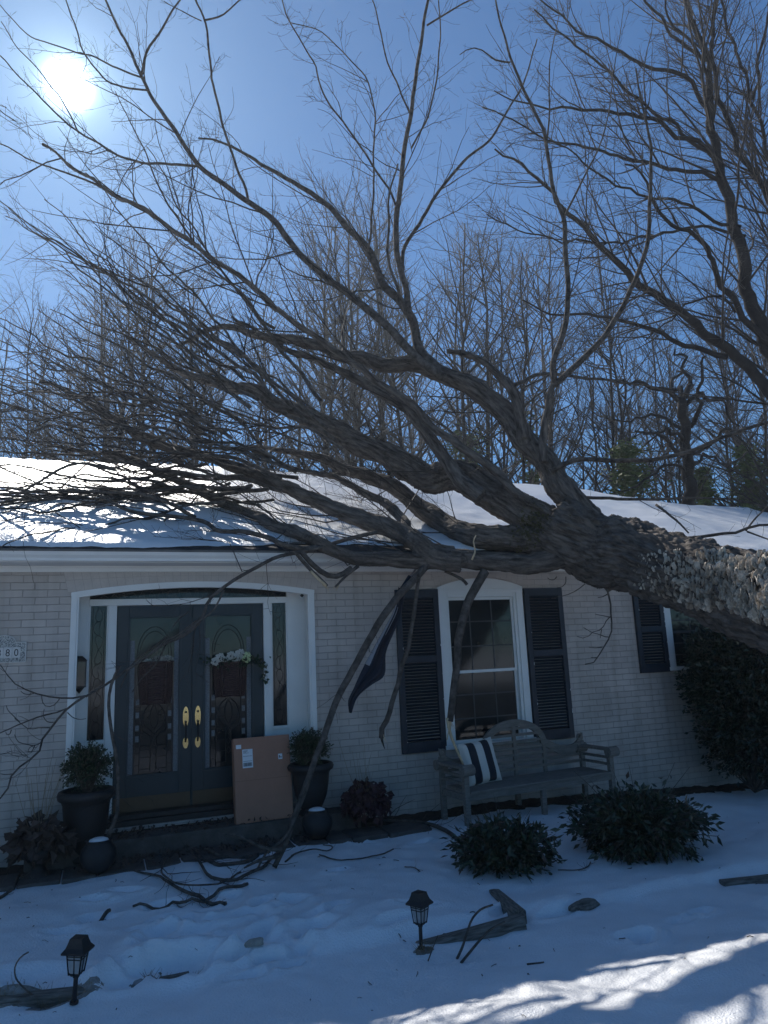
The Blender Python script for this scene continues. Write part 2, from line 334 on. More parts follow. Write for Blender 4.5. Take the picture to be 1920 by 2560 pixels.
def brick_arch(x0, x1, zs, rise, ext, n):
    b = MB(); mo = MB(); top = TOP - .004
    def zat(x): t = (x - x0) / (x1 - x0); return zs + rise * (1 - (2 * t - 1) ** 2)
    xs = np.linspace(x0 - ext, x1 + ext, n + 1)
    xc = (x0 + x1) / 2
    for i in range(n):
        a, c = xs[i] + .0018, xs[i + 1] - .0018
        la = .09 * (a - xc) / (x1 - x0); lc = .09 * (c - xc) / (x1 - x0)
        za, zc = zat(min(max(a, x0), x1)) + .004, zat(min(max(c, x0), x1)) + .004
        mid = lambda z: z + (top - z) * .56
        for f0, f1 in ((0, .565), (.585, 1)):
            P = [(a + la * f0, za + (top - za) * f0), (c + lc * f0, zc + (top - zc) * f0), (c + lc * f1, zc + (top - zc) * f1), (a + la * f1, za + (top - za) * f1)]
            b.prism(P, -.0035 - random.random() * .001, .02)
    b.build('brick_arch', M['archbrick'], house)
    xs = np.linspace(x0 - ext, x1 + ext, 30)
    mo.prism([(x, zat(min(max(x, x0), x1)) + .002) for x in xs] + [(xs[-1] + .05, TOP - .002), (xs[0] - .05, TOP - .002)], -.0025, .015).build('mortar_band', M['mortar'], house)
brick_arch(D0, D1, DZ + .0, DR, .035, 33)
brick_arch(W0 - .06, W1 + .06, WZ1 + .03, WR + .005, .02, 16)

# eaves
fr = MB().box((HX0 - .3, -.028, 2.545), (HX1 + .3, 0, 2.605)).box((HX0 - .3, -.045, 2.585), (HX1 + .3, -.028, 2.605))
fr.build('frieze_board', M['white'], house, bev=.004)
MB().box((HX0 - .3, -.30, 2.605), (HX1 + .3, 0, 2.620)).build('soffit', M['white'], house)
MB().box((HX0 - .3, -.325, 2.605), (HX1 + .3, -.30, 2.72)).build('fascia', M['white'], house)
gp = [(-.325, 2.612), (-.385, 2.612), (-.392, 2.640), (-.418, 2.668), (-.428, 2.690), (-.434, 2.716), (-.426, 2.718), (-.418, 2.700), (-.385, 2.66), (-.335, 2.625)]
gut = MB()
xs_ = [HX0 - .3, HX1 + .3]
n_ = len(gp)
gut.add([(x, y, z) for x in xs_ for y, z in gp], q=[(i, (i + 1) % n_, n_ + (i + 1) % n_, n_ + i) for i in range(n_)], p=[list(range(n_)), [n_ + i for i in reversed(range(n_))]])
gut.build('gutter', M['white'], house)
MB().box((HX0 - .3, -.440, 2.700), (HX1 + .3, -.4345, 2.722)).build('gutter_lip', M['gutterdark'], house)

EZ, EY, RY_, SL = 2.735, -.43, 3.6, .468
def sag(x): return .30 * sstep(7.0, 12.5, x)
def roofz(x, y):
    x = np.asarray(x, float); y = np.asarray(y, float)
    f = (np.minimum(y, 2 * RY_ - y) - EY) / (RY_ - EY)
    return EZ + (SL * (RY_ - EY)) * f - sag(x) * np.clip(f, 0, 1)
us = np.linspace(HX0 - .3, HX1 + 2.5, 60)
prof = [EY, RY_, 2 * RY_ - EY]
MB().grid(np.array([[(x, y, float(roofz(x, y)) - .004) for y in prof] for x in us])).grid(np.array([[(x, y, float(roofz(x, y)) - .03) for y in prof[::-1]] for x in us])).box((HX0 - .3, EY, EZ - .03), (HX1 + .3, EY + .012, EZ - .004)).build('roof', M['shingle'], house)
# snow lying on the roof
us = np.arange(HX0 - .2, HX1 + 2.2, .05); vs = np.linspace(0, 1, 110)
ed = EY + .04 + .05 * np.clip(fbm(np.stack([us * 1.2, 0 * us, 0 * us], -1), 41), -.4, 2) + .02 * fbm(np.stack([us * 7, 0 * us, 0 * us], -1), 44) + .16 * sstep(1.0, 1.9, us) * sstep(4.6, 3.2, us)
Xs = np.repeat(us[:, None], len(vs), 1); Ys = ed[:, None] + (RY_ + .15 - ed[:, None]) * vs[None]
thk = (.055 + .03 * fbm(np.stack([Xs * .8, Ys * .8, 0 * Xs], -1), 51, 3) + .008 * fbm(np.stack([Xs * 5, Ys * 5, 0 * Xs], -1), 57, 2)) * np.clip(vs[None] * 24, 0, 1) ** .5 + .004
Zs = roofz(Xs, np.minimum(Ys, RY_)) + np.maximum(thk, .006)
MB().grid(np.stack([Xs, Ys, Zs], -1)).build('roof_snow', M['roofsnow'], house, smooth=True)
def roof_top(x, y): return roofz(x, y) + .07
# the shingled gable wing at the far end
wing = MB(); wx = 14.5
wing.prism([(wx, 3.0), (wx + 2.6, 5.6), (wx + 5.2, 3.0)], -.6, 4.5).build('gable_roof', M['shingle'], house)
MB().box((wx + .2, -.3, BOT), (wx + 5, 6, 3.0)).build('wall', M['brick'], house)
MB().box((HX1 + .3, -.5, 2.60), (wx + .2, -.40, 2.72)).build('gutter', M['white'], house)

# door surround
ds = MB()
YD = .30
def zdoor(x): t = (x - D0) / (D1 - D0); return DZ + DR * (1 - (2 * t - 1) ** 2)
def band(b, x0, x1, off0, off1, y0, y1, n=24):               # a curved strip following the door arch
    xs = np.linspace(x0, x1, n + 1)
    b.prism([(x, zdoor(x) - off0) for x in xs] + [(x, zdoor(x) - off1) for x in xs[::-1]], y0, y1)
for (a, c, y0, o) in ((D0, D0 + .055, -.012, 0), (D0 + .055, D0 + .075, -.004, 0), (D1 - .055, D1, -.012, 0), (D1 - .075, D1 - .055, -.004, 0)): ds.box((a, y0, -.02), (c, .05, zdoor((a + c) / 2) - .002))
band(ds, D0 + .0005, D1 - .0005, .002, .035, -.015, .05); band(ds, D0 + .04, D1 - .04, .036, .058, -.007, .05)
ds.box((D0 + .001, .05, -.02), (D0 + .03, YD, DZ + .05)).box((D1 - .03, .05, -.02), (D1 - .001, YD, DZ + .05))     # jamb linings
band(ds, D0 + .03, D1 - .03, .012, .03, .05, YD)
ds.build('door_surround', M['white'], house, bev=.003)
for xo, sg in ((D1 - .0305, -1), (D0 + .0305, 1)):                  # raised panel on each jamb lining
    jp = MB()
    for z0, z1 in ((.2, .95), (1.05, 2.18)):
        for y0, y1 in ((.085, .105), (.245, .265)): jp.box((min(xo, xo + sg * .0115), y0, z0), (max(xo, xo + sg * .0115), y1, z1))
        for a in (z0, z1 - .02): jp.box((min(xo, xo + sg * .010), .1055, a), (max(xo, xo + sg * .010), .2445, a + .02))
    jp.build('jamb_moulding', M['white'], house, bev=.003)
dfm = MB()
XA, XB, XC, XD, XE, XF = -.15, .04, .126, 1.71, 1.80, 1.99
Z0 = .15
dfm.box((D0 + .031, YD - .02, 0), (XA, YD + .06, zdoor(XA) - .03)).box((XF, YD - .02, 0), (D1 - .031, YD + .06, zdoor(XF) - .03))
dfm.box((XB, YD - .03, 0), (XC, YD + .06, 2.215)).box((XD, YD - .03, 0), (XE, YD + .06, 2.215))
dfm.box((XA, YD - .03, 2.215), (XF, YD + .06, 2.285))
for a, c in ((XA, XB), (XE, XF)):
    dfm.box((a, YD - .012, 0), (c, YD + .05, .80)).box((a, YD - .025, .80), (c, YD + .05, .835))
    dfm.box((a, YD - .015, .835), (a + .015, YD + .03, 2.215)).box((c - .015, YD - .015, .835), (c, YD + .03, 2.215))
dfm.box((XC, YD - .035, .0), (XD, YD + .05, .05))
dfm.build('door_frame', M['white'], house, bev=.004)
tr = MB(); xs = np.linspace(XA, XF, 20)
tr.prism([(x, 2.286) for x in xs] + [(x, max(2.288, zdoor(x) - .032)) for x in xs[::-1]], YD + .02, YD + .03)
tro = tr.build('transom_window', M['glass'], house)
def lead_side(x0, x1, z0, z1, y):
    b = MB(); c = (x0 + x1) / 2; w = (x1 - x0) / 2
    for k in range(9):
        z = z0 + (z1 - z0) * (k + .5) / 9; h = (z1 - z0) / 18
        t = np.linspace(0, 2 * np.pi, 17)
        b.tube([(c + .6 * w * math.sin(a) * abs(math.cos(a / 2 + k)), y, z + h * math.cos(a)) for a in t], .003, 4, False)
    for dx in (-.72, .72): b.tube([(c + dx * w, y, z0), (c + dx * w, y, z1)], .003, 4)
    return b
b = MB()
for k in range(22):
    x = XA + (XF - XA) * (k + .5) / 22; zt = zdoor(x) - .05
    if zt > 2.32: b.tube([(x - .04, YD + .017, 2.30), (x, YD + .017, zt), (x + .04, YD + .017, 2.30)], .003, 4, False)
b.build('leaded_bars', M['came'], tro)
for a, c in ((XA + .015, XB - .015), (XE + .015, XF - .015)):
    o = MB().box((a, YD + .012, .835), (c, YD + .022, 2.215)).build('sidelight', M['glass'], house)
    lead_side(a, c, .86, 2.2, YD + .010).build('leaded_bars', M['came'], o)
MB().box((XC - .05, .05, .0), (XD + .05, YD - .036, .055)).box((XC - .02, .1, .055), (XD + .02, YD - .036, .10)).build('threshold', M['came'], house, bev=.005)

def door(x0, x1, flip):
    d = MB(); g0, g1, h0, h1 = x0 + .125, x1 - .125, .44, 2.09
    y0, y1 = YD, YD + .045; zb, zt = .055, 2.212
    d.box((x0, y0, zb), (g0, y1, zt)).box((g1, y0, zb), (x1, y1, zt)).box((g0, y0, zb), (g1, y1, h0)).box((g0, y0, h1), (g1, y1, zt))
    do = d.build('front_door', M['teal'], house, bev=.003)
    mo = MB()
    for a, c, e, f in ((g0 - .012, g0 + .012, h0 - .012, h1 + .012), (g1 - .012, g1 + .012, h0 - .012, h1 + .012)): mo.box((a, y0 - .008, e), (c, y0 - .0005, f))
    for e in (h0, h1): mo.box((g0 + .0125, y0 - .008, e - .012), (g1 - .0125, y0 - .0005, e + .012))
    mo.build('moulding', M['teal'], do, bev=.003)
    MB().box((g0, y0 + .02, h0), (g1, y0 + .028, h1)).build('glass_pane', M['glass'], do)
    tb = MB()
    for a in (g0 + .012, g1 - .062): tb.box((a, y0 + .014, h0 + .012), (a + .05, y0 + .019, h1 - .25))
    tb.build('textured_border', M['bevelled'], do)
    c = (g0 + g1) / 2; w = (g1 - g0) / 2; L = MB(); y = y0 + .012
    def cv(pts, r=.005): L.tube([(c + a, y, z) for a, z in pts], r, 5, False)
    for s in (-1, 1):
        for q in (w * .52, w * .72): cv([(s * q, h0 + .02), (s * q, 1.58)], .004)
        t = np.linspace(0, np.pi / 2, 12)
        for q, rr in ((w * .66, .30), (w * .56, .25)): cv([(s * q * math.cos(a), 1.68 + rr * math.sin(a)) for a in t], .004)
        cv([(s * w * .66, 1.68), (s * w * .66, 1.2)], .004)
        # tulip
        cv([(0, 1.16), (s * .03, 1.10), (s * .045, 1.02), (s * .035, .95), (0, .90)], .007)
        cv([(s * .02, 1.17), (s * .085, 1.12), (s * .115, 1.03), (s * .105, .95), (s * .05, .90), (s * .015, .86)], .008)
        cv([(s * .115, 1.05), (s * .135, .96), (s * .115, .89), (s * .06, .85), (s * .02, .82)], .006)
        cv([(s * .028, .86), (s * .03, .48)], .005)
    for z in np.arange(.50, 1.6, .118):
        for s in (-1, 1): cv([(s * .03, z), (s * w * .52, z)], .003); cv([(s * w * .52, z + .04), (s * w * .72, z + .04)], .003)
    for z in (.62, .72, .82): cv([(0, z + .035), (.024, z), (0, z - .035), (-.024, z), (0, z + .035)], .004)
    L.build('leaded_bars', M['came'], do)
    for z in (.60, .68, .78, .88):
        for s in (-1, 1): MB().box((c + s * w * .62 - .018, y0 + .013, z * 1.35 - .03), (c + s * w * .62 + .018, y0 + .017, z * 1.35 + .03)).build('bevelled_glass', M['bevelled'], do)
    MB().box((x0 + .01, y0 - .004, .085), (x1 - .01, y0 - .0005, .235)).build('kick_plate', M['oldbrass'], do)
    hx = x1 - .06 if not flip else x0 + .06
    hd = MB()
    el = lambda cx, cz, a, b_, n=20: [(cx + a * math.cos(t), cz + b_ * math.sin(t)) for t in np.linspace(0, 2 * np.pi, n, endpoint=False)]
    hd.prism(el(hx, 1.005, .026, .105), y0 - .012, y0 - .0005).prism(el(hx, .735, .024, .055), y0 - .010, y0 - .0005)
    ho = hd.build('handle', M['brass'], do, smooth=False, bev=.004)
    MB().tube([(hx, y0 - .012, .94), (hx, y0 - .045, .925), (hx, y0 - .058, .86), (hx, y0 - .045, .77), (hx, y0 - .012, .745)], [.009, .011, .011, .009, .008], 8).build('grip', M['black'], ho, smooth=True)
    MB().tube([(hx, y0 - .012, 1.055), (hx, y0 - .03, 1.055)], .012, 10).tube([(hx, y0 - .012, .955), (hx, y0 - .035, .950)], .012, 8).build('thumb_latch', M['black'], ho)
door(XC + .004, .914, False); door(.922, XD - .004, True)
MB().box((.9145, YD - .012, .06), (.9215, YD + .03, 2.21)).build('astragal', M['teal'], house)

# windows and shutters
def window(x0, x1, z0, z1, rise, split):
    f = MB(); t = .095; zq = z1 - (.0555 if rise else .0705)
    f.box((x0 - .06, -.028, z0), (x0 + t * .35, .10, zq)).box((x1 - t * .35, -.028, z0), (x1 + .06, .10, zq))
    f.box((x0 - .06, -.028, z1 - .07), (x1 + .06, .10, z1 - .0005)) if not rise else f.prism([(x0 - .06, z1 - .055), (x1 + .06, z1 - .055)] + arch(x0 - .06, x1 + .06, z1 + .012, rise)[::-1], -.028, .10)
    if rise: f.box((x0 - .06, -.036, z1 - .028), (x1 + .06, -.0285, z1 - .006))
    f.box((x0 + t * .35, -.012, z0), (x0 + t * .75, .10, z1 - .0555)).box((x1 - t * .75, -.012, z0), (x1 - t * .35, .10, z1 - .0555)).box((x0 + t * .75, -.012, z1 - .11), (x1 - t * .75, .10, z1 - .0555))
    f.box((x0 - .08, -.06, z0 - .05), (x1 + .08, .10, z0 - .0005))
    fo = f.build('window_frame', M['white'], house, bev=.004)
    a, b_, c, d = x0 + t * .75, x1 - t * .75, z0, z1 - .11
    s = MB(); zs = c + (d - c) * split
    for (p0, p1, yy) in ((c, zs + .02, .045), (zs - .02, d, .020)):
        s.box((a, yy, p0), (a + .028, yy + .024, p1)).box((b_ - .028, yy, p0), (b_, yy + .024, p1)).box((a + .028, yy, p0), (b_ - .028, yy + .024, p0 + .035)).box((a + .028, yy, p1 - .035), (b_ - .028, yy + .024, p1))
    s.build('sash', M['white'] if rise else M['muntin'], fo, bev=.002)
    MB().box((a + .01, .056, c + .01), (b_ - .01, .060, zs)).box((a + .01, .030, zs), (b_ - .01, .034, d - .01)).build('pane', M['glass'], fo)
    g = MB()
    for k in (1, 2): 
        x = a + (b_ - a) * k / 3; g.box((x - .008, .0535, c + .03), (x + .008, .0555, zs - .02)); g.box((x - .008, .0275, zs + .02), (x + .008, .0295, d - .03))
    for k in (1, 2):
        z = c + (zs - c) * k / 3; g.box((a + .03, .0515, z - .008), (b_ - .03, .0530, z + .008)); z = zs + (d - zs) * k / 3; g.box((a + .03, .0255, z - .008), (b_ - .03, .0270, z + .008))
    g.build('muntins', M['muntin'], fo)
window(W0, W1, WZ0 + .05, WZ1, WR, .48)
window(V0, V1, VZ0 + .05, VZ1, 0, .5)
def shutter(x0, x1, z0, z1, zm):
    s = MB(); y0 = -.042; y1 = -.002
    s.box((x0, y0, z0), (x0 + .07, y1, z1)).box((x1 - .07, y0, z0), (x1, y1, z1))
    for a, c in ((z0, z0 + .12), (zm - .04, zm + .04), (z1 - .10, z1)): s.box((x0 + .07, y0, a), (x1 - .07, y1, c))
    so = s.build('shutter', M['navy'], house, bev=.003)
    L = MB()
    for a, c in ((z0 + .12, zm - .04), (zm + .04, z1 - .10)):
        n = int((c - a) / .036)
        for k in range(n):
            z = a + (c - a) * (k + .5) / n
            Mx = Matrix.Translation((0, -.020, z)) @ Matrix.Rotation(R_(-38), 4, 'X')
            L.box((x0 + .0705, -.021, -.004), (x1 - .0705, .021, .004), Mx)
    L.build('louvres', M['navy'], so)
    ch = MB()                                                     # chipped paint
    for k in range(7):
        z = z0 + (z1 - z0) * random.random() ** 1.5; x = random.choice((x0 + .066, x1 - .004)); ch.box((x - .004, y0 - .0012, z), (x + .003, y0 - .0002, z + random.uniform(.006, .03)))
    ch.build('paint_chip', M['white'], so)
shutter(3.235, 3.795, .44, 2.325, 1.50); shutter(5.01, 5.585, .44, 2.325, 1.50); shutter(6.735, 7.225, 1.17, 2.29, 1.75)

# porch step and edging
ps = MB().box((-.62, -.30, -.5), (2.62, .02, -.045)).box((-.30, .02, -.3), (2.22, .06, -.02))
ps.build('door_step', M['porch'], house, bev=.012)
pe = MB(); x = -.95
while x < 2.95:
    w_ = random.uniform(.22, .5); yy = -.72 + random.uniform(-.02, .02)
    pe.box((x, yy, -.42), (x + w_ - .012, -.305, -.215 + random.uniform(-.01, .012))); x += w_
pe.build('stone_edging', M['porch'], house, bev=.015)
# ------------------------------------------------------------------ branches and trees
CROP = {'1': (0, 0, 1.728), '2': (960, 0, 1.728), '3': (0, 640, 1.728), '4': (960, 640, 1.728), '5': (0, 1150, 1.728), '6': (960, 1150, 1.728),
        'k': (600, 900, 3.318), 'l': (0, 900, 2.765), '8': (1500, 700, 3.686), 's': (0, 0, 1), 'a': (0, 1700, 5.53), 'b': (1260, 1400, 5.53), 'g': (0, 2060, 1.728)}
def pix(spec):
    o = []
    for key, pts in spec:
        ox, oy, s = CROP[key]; o += [(ox + x / s, oy + y / s) for x, y in pts]
    return np.array(o, float)
def resample(P, n):
    P = np.asarray(P, float); m = len(P)
    if m < 3: t = np.linspace(0, 1, n)[:, None]; return P[0] + (P[-1] - P[0]) * t
    d = np.concatenate([[0], np.cumsum(np.linalg.norm(np.diff(P[:, :3], axis=0), axis=1) + 1e-9)]); s = np.linspace(0, d[-1], n)
    T = np.gradient(P, d, axis=0); i = np.clip(np.searchsorted(d, s, 'right') - 1, 0, m - 2); h = (d[i + 1] - d[i])[:, None]; t = ((s - d[i]) / (d[i + 1] - d[i]))[:, None]
    return (2 * t ** 3 - 3 * t ** 2 + 1) * P[i] + (t ** 3 - 2 * t ** 2 + t) * h * T[i] + (-2 * t ** 3 + 3 * t ** 2) * P[i + 1] + (t ** 3 - t ** 2) * h * T[i + 1]
def limb3d(spec, th0, th1, d0, d1, clear=True, Y=None):
    """a limb traced in the photograph, given its own distance: points and radii in metres"""
    q = pix(spec); n = len(q); s = np.concatenate([[0], np.cumsum(np.linalg.norm(np.diff(q, axis=0), axis=1))]); s /= s[-1]
    P, Rr = [], []
    for i in range(n):
        if Y is not None: p = PY(q[i, 0], q[i, 1], Y[0] + (Y[1] - Y[0]) * s[i]); D = (p - CAM) @ FW
        else:
            D = d0 + (d1 - d0) * s[i]; p = PD(q[i, 0], q[i, 1], D); r = (th0 + (th1 - th0) * s[i]) / 2 * D / FPX
            k = 0
            while clear and -.55 < p[1] < RY_ and p[2] < roof_top(p[0], p[1]) + r * .7 and k < 400: D *= .995; p = PD(q[i, 0], q[i, 1], D); k += 1
        P.append(p); Rr.append((th0 + (th1 - th0) * s[i]) / 2 * D / FPX)
    return np.array(P), np.array(Rr)
def fit(P, Rr, n):
    A = resample(np.concatenate([P, Rr[:, None]], 1), n); return A[:, :3], np.maximum(A[:, 3], .002)
def jitter(P, Rr, amp, seed):
    s = np.concatenate([[0], np.cumsum(np.linalg.norm(np.diff(P, axis=0), axis=1))])
    N = np.stack([fbm(np.stack([s * 2.2 + 17 * k, 0 * s + seed, 0 * s], -1), 61 + k, 3) for k in range(3)], -1)
    return P + amp * N * np.minimum(1, s * 3)[:, None]
def spawn(P, Rr, dens, ang, lf, lmin, lmax, K, trop, tw, jit, rk, tmin=.12, tip=0.0, floor=None, flat=0.0, rmin=.0022):
    N, Kp, _ = P.shape
    if N == 0: return np.zeros((0, K, 3)), np.zeros((0, K))
    L = np.linalg.norm(np.diff(P, axis=1), axis=2).sum(1)
    cnt = rng.poisson(np.clip(dens * L, 0, 60)); idx = np.repeat(np.arange(N), cnt); n = len(idx)
    t = tmin + (1 - tmin) * rng.random(n); x = t * (Kp - 1); i = np.minimum(x.astype(int), Kp - 2); f = (x - i)[:, None]
    p = P[idx, i] * (1 - f) + P[idx, i + 1] * f; rp = Rr[idx, i] * (1 - f[:, 0]) + Rr[idx, i + 1] * f[:, 0]
    T = P[idx, i + 1] - P[idx, i]; T /= np.linalg.norm(T, axis=1, keepdims=True) + 1e-9
    v = rng.normal(size=(n, 3)); v -= flat * v[:, 1:2] * np.array([[0, 1., 0]]); v += .35 * np.asarray(trop)[None]; v -= (v * T).sum(1, keepdims=True) * T; v /= np.linalg.norm(v, axis=1, keepdims=True) + 1e-9
    a = np.radians(rng.uniform(ang[0], ang[1], n))[:, None]; d = np.cos(a) * T + np.sin(a) * v
    ln = np.clip(rng.uniform(lf[0], lf[1], n) * L[idx] * (1.1 - .75 * t), lmin, lmax); st = (ln / (K - 1))[:, None]
    out_ = np.zeros((n, K, 3)); out_[:, 0] = p
    for k in range(1, K):
        w = tw + tip * (k / K) ** 2
        d = d + jit * rng.normal(size=(n, 3)) + w * np.asarray(trop)[None]; d /= np.linalg.norm(d, axis=1, keepdims=True); p = p + d * st
        if floor is not None: p = floor(p)
        out_[:, k] = p
    r0 = np.clip(np.minimum(rp * .72, rk * ln), rmin, None)
    taper = np.linspace(1, .32, K)[None]
    return out_, np.maximum(r0[:, None] * taper, rmin * .6)
def roof_floor(p):
    p = p.copy(); z = roof_top(p[:, 0], p[:, 1]) + .02
    m = (p[:, 1] > -.5) & (p[:, 1] < 7.3) & (p[:, 0] < 13); low = m & (p[:, 2] < z - .45); up = m & (p[:, 2] < z) & ~low
    p[:, 2] = np.where(up, z, p[:, 2]); p[:, 1] = np.where(low, np.where(p[:, 2] > 2.45, -.5, np.minimum(p[:, 1], -.08)), p[:, 1])
    return p

tree = thing('fallen_tree', 'big bare tree lying across the house roof, trunk crusted with shelf fungi', 'tree', tuple(PD(1597, 1392, 8.0)))
TB = Vector(tree.location)
def sub(P): return np.asarray(P, float) - np.array(TB)
# trunk, from the root end off to the right up to the fork
tp = [(1920, 1497, 6.6, 236), (1815, 1463, 7.0, 206), (1712, 1433, 7.4, 184), (1597, 1392, 8.0, 176), (1510, 1372, 8.35, 184), (1430, 1340, 8.5, 170), (1370, 1310, 8.6, 150)]
TP = np.array([PD(x, y, d) for x, y, d, t in tp]); TRr = np.array([t / 2 * d / FPX for x, y, d, t in tp])
dr = TP[0] - TP[2]; dr /= np.linalg.norm(dr)
ext = []
for k in (5.4, 4.2, 3, 2, 1):
    e = TP[0] + dr * k; e[2] = max(e[2] - .05 * k * k, -.1); ext.append(e)
TP = np.concatenate([np.array(ext), TP]); TRr = np.concatenate([[.72, .56, .50, .46, .44], TRr])
BIG = []                                                       # (points, radii) merged into the trunk mesh
def big(spec, th0, th1, d0, d1): P, r = limb3d(spec, th0, th1, d0, d1); BIG.append((P, r)); return P, r
LIM = []                                                       # every limb that bears twigs
A = big([('4', [(900, 1160), (760, 1000), (680, 870), (600, 770), (500, 660), (400, 580), (250, 500), (100, 470), (0, 480)]), ('3', [(1560, 430), (1450, 415), (1300, 375), (1200, 360), (1080, 335), (980, 318), (900, 325), (800, 370), (650, 430)])], 74, 5, 8.55, 10.6)
B = big([('6', [(830, 330), (700, 290), (560, 200), (420, 120), (300, 60)]), ('k', [(1580, 1000), (1400, 900), (1200, 790), (1000, 690), (800, 610), (640, 530), (480, 440), (300, 370), (150, 270)]), ('3', [(1000, 560), (900, 530), (800, 510), (700, 450), (600, 380), (500, 330)])], 104, 5, 8.55, 11.2)
Dl = big([('6', [(760, 350), (560, 345), (400, 320), (242, 261)]), ('k', [(1450, 1180), (1300, 1080), (1150, 990), (1000, 930), (850, 900), (700, 830), (550, 790), (400, 760), (200, 720), (0, 700)])], 78, 6, 8.45, 11.5)
Gl = big([('6', [(860, 400), (650, 440), (450, 432), (300, 422), (150, 435), (0, 432)]), ('k', [(1100, 1660), (950, 1640), (800, 1580), (700, 1530), (600, 1480), (450, 1420), (300, 1370), (150, 1290), (0, 1230)]), ('l', [(1500, 960), (1300, 870), (1100, 790), (900, 700), (700, 650), (400, 600), (100, 560)])], 58, 5, 8.35, 9.6)
Fl = big([('6', [(330, 440), (200, 420)]), ('k', [(1500, 1560), (1350, 1450), (1200, 1370), (1050, 1310), (900, 1270), (700, 1200), (550, 1130), (400, 1070), (250, 1000), (0, 900)]), ('l', [(1500, 690), (1300, 640), (1100, 590), (1000, 560), (850, 440), (650, 320), (450, 220), (200, 110), (0, 40)])], 56, 4, 8.25, 10.4)
El = big([('6', [(300, 400), (180, 380)]), ('k', [(1300, 1265), (1100, 1135), (950, 1060), (800, 990), (700, 950), (560, 930), (400, 890), (200, 830), (0, 760)])], 34, 5, 8.35, 11.4)
B2 = big([('4', [(420, 1040), (330, 960), (270, 880), (190, 780), (120, 690), (60, 640), (0, 600)]), ('3', [(1560, 540), (1450, 490), (1350, 440), (1200, 380), (1080, 300), (950, 230), (850, 150)])], 40, 4, 8.6, 10.6)
K2 = big([('4', [(720, 1120), (560, 1000), (400, 870), (250, 760), (130, 660), (0, 570)]), ('3', [(1500, 440), (1350, 340), (1200, 230), (1060, 110), (900, 10)]), ('1', [(700, 960), (520, 850), (380, 770), (250, 670), (100, 570), (40, 480), (-20, 400)])], 24, 6, 8.5, 10.4)
A4 = big([('4', [(610, 790), (580, 650), (540, 560), (480, 500), (400, 450), (330, 425), (270, 410)])], 30, 13, 8.85, 9.2)
A5 = big([('4', [(690, 890), (685, 740), (705, 640), (740, 550)])], 22, 17, 8.65, 8.6)
ALL = [(TP, TRr)] + BIG
# one skin over trunk and great limbs
mb = MB()
for P, r in ALL:
    n = max(12, int(np.linalg.norm(np.diff(P, axis=0), axis=1).sum() / .12)); Pf, rf = fit(P, r, n); Pf = jitter(Pf, rf, .035, len(mb.v) * 3.1)
    keep = rf > .022
    if keep.sum() > 4: mb.tube(Pf[keep], rf[keep], 12, True)
raw = mb.build('trunk_raw', None)
rm = raw.modifiers.new('r', 'REMESH'); rm.mode = 'VOXEL'; rm.voxel_size = .0135
sm = raw.modifiers.new('s', 'SMOOTH'); sm.iterations = 5; sm.factor = .5
dg = bpy.context.evaluated_depsgraph_get(); me = bpy.data.meshes.new_from_object(raw.evaluated_get(dg)); bpy.data.objects.remove(raw)
V = np.zeros(len(me.vertices) * 3); me.vertices.foreach_get('co', V); V = V.reshape(-1, 3)
Nn = np.zeros(len(me.vertices) * 3); me.vertices.foreach_get('normal', Nn); Nn = Nn.reshape(-1, 3)
from mathutils.kdtree import KDTree
SP, STn, SR, SA, SB, SS, SO = [], [], [], [], [], [], []
for li_, (P, r) in enumerate(ALL):
    Pf, rf = fit(P, r, 160); T = np.gradient(Pf, axis=0)
    T = np.stack([np.convolve(np.pad(T[:, k], 8, 'edge'), np.ones(17) / 17, 'valid') for k in range(3)], -1); T /= np.linalg.norm(T, axis=1, keepdims=True)
    a = np.cross(T[0], (0, .3, 1.)); fa = []
    for t_ in T: a = a - (a @ t_) * t_; a /= np.linalg.norm(a); fa.append(a)
    fa = np.array(fa); SP.append(Pf); STn.append(T); SR.append(rf); SA.append(fa); SB.append(np.cross(T, fa)); SO.append(np.full(160, li_ * 7.3))
    SS.append(np.concatenate([[0], np.cumsum(np.linalg.norm(np.diff(Pf, axis=0), axis=1))]))
SP, STn, SR, SA, SB, SS, SO = map(np.concatenate, (SP, STn, SR, SA, SB, SS, SO))
kd = KDTree(len(SP))
for i, p in enumerate(SP): kd.insert(p, i)
kd.balance()
ii = np.array([kd.find(v)[1] for v in V]); d_ = V - SP[ii]; al = (d_ * STn[ii]).sum(1); rad_ = d_ - al[:, None] * STn[ii]
Q = np.stack([(rad_ * SA[ii]).sum(1), (rad_ * SB[ii]).sum(1), (SS[ii] + al) * .16 + SO[ii]], -1)     # squeezed along the grain: furrows run with the wood
def barkq(k):
    kq = KDTree(160); o = k * 160
    for i in range(160): kq.insert(SP[o + i], i)
    kq.balance(); r = [kq.find(v)[1:] for v in V]; i = np.array([a for a, b in r]) + o; ds = np.array([b for a, b in r])
    d = V - SP[i]; al = (d * STn[i]).sum(1); ra = d - al[:, None] * STn[i]
    return np.stack([(ra * SA[i]).sum(1), (ra * SB[i]).sum(1), (SS[i] + al) * .20 + SO[i]], -1), ds / (SR[i] + .02), SR[i]
QA, DA, RA_ = zip(*[barkq(k) for k in range(len(ALL))]); DA = np.array(DA); o1 = DA.argmin(0); ar_ = np.arange(len(V)); DN1 = DA[o1, ar_]; DA2 = DA.copy(); DA2[o1, ar_] = 1e9; o2 = DA2.argmin(0); DN2 = DA2[o2, ar_]
QA = np.array(QA); RA_ = np.array(RA_); w2 = .5 * (1 - sstep(0, .55, DN2 - DN1)); rr = RA_[o1, ar_] * (1 - w2) + RA_[o2, ar_] * w2
wob = .02 * np.stack([vnoise(V * 6, 78), vnoise(V * 6, 79), 0 * V[:, 0]], -1)
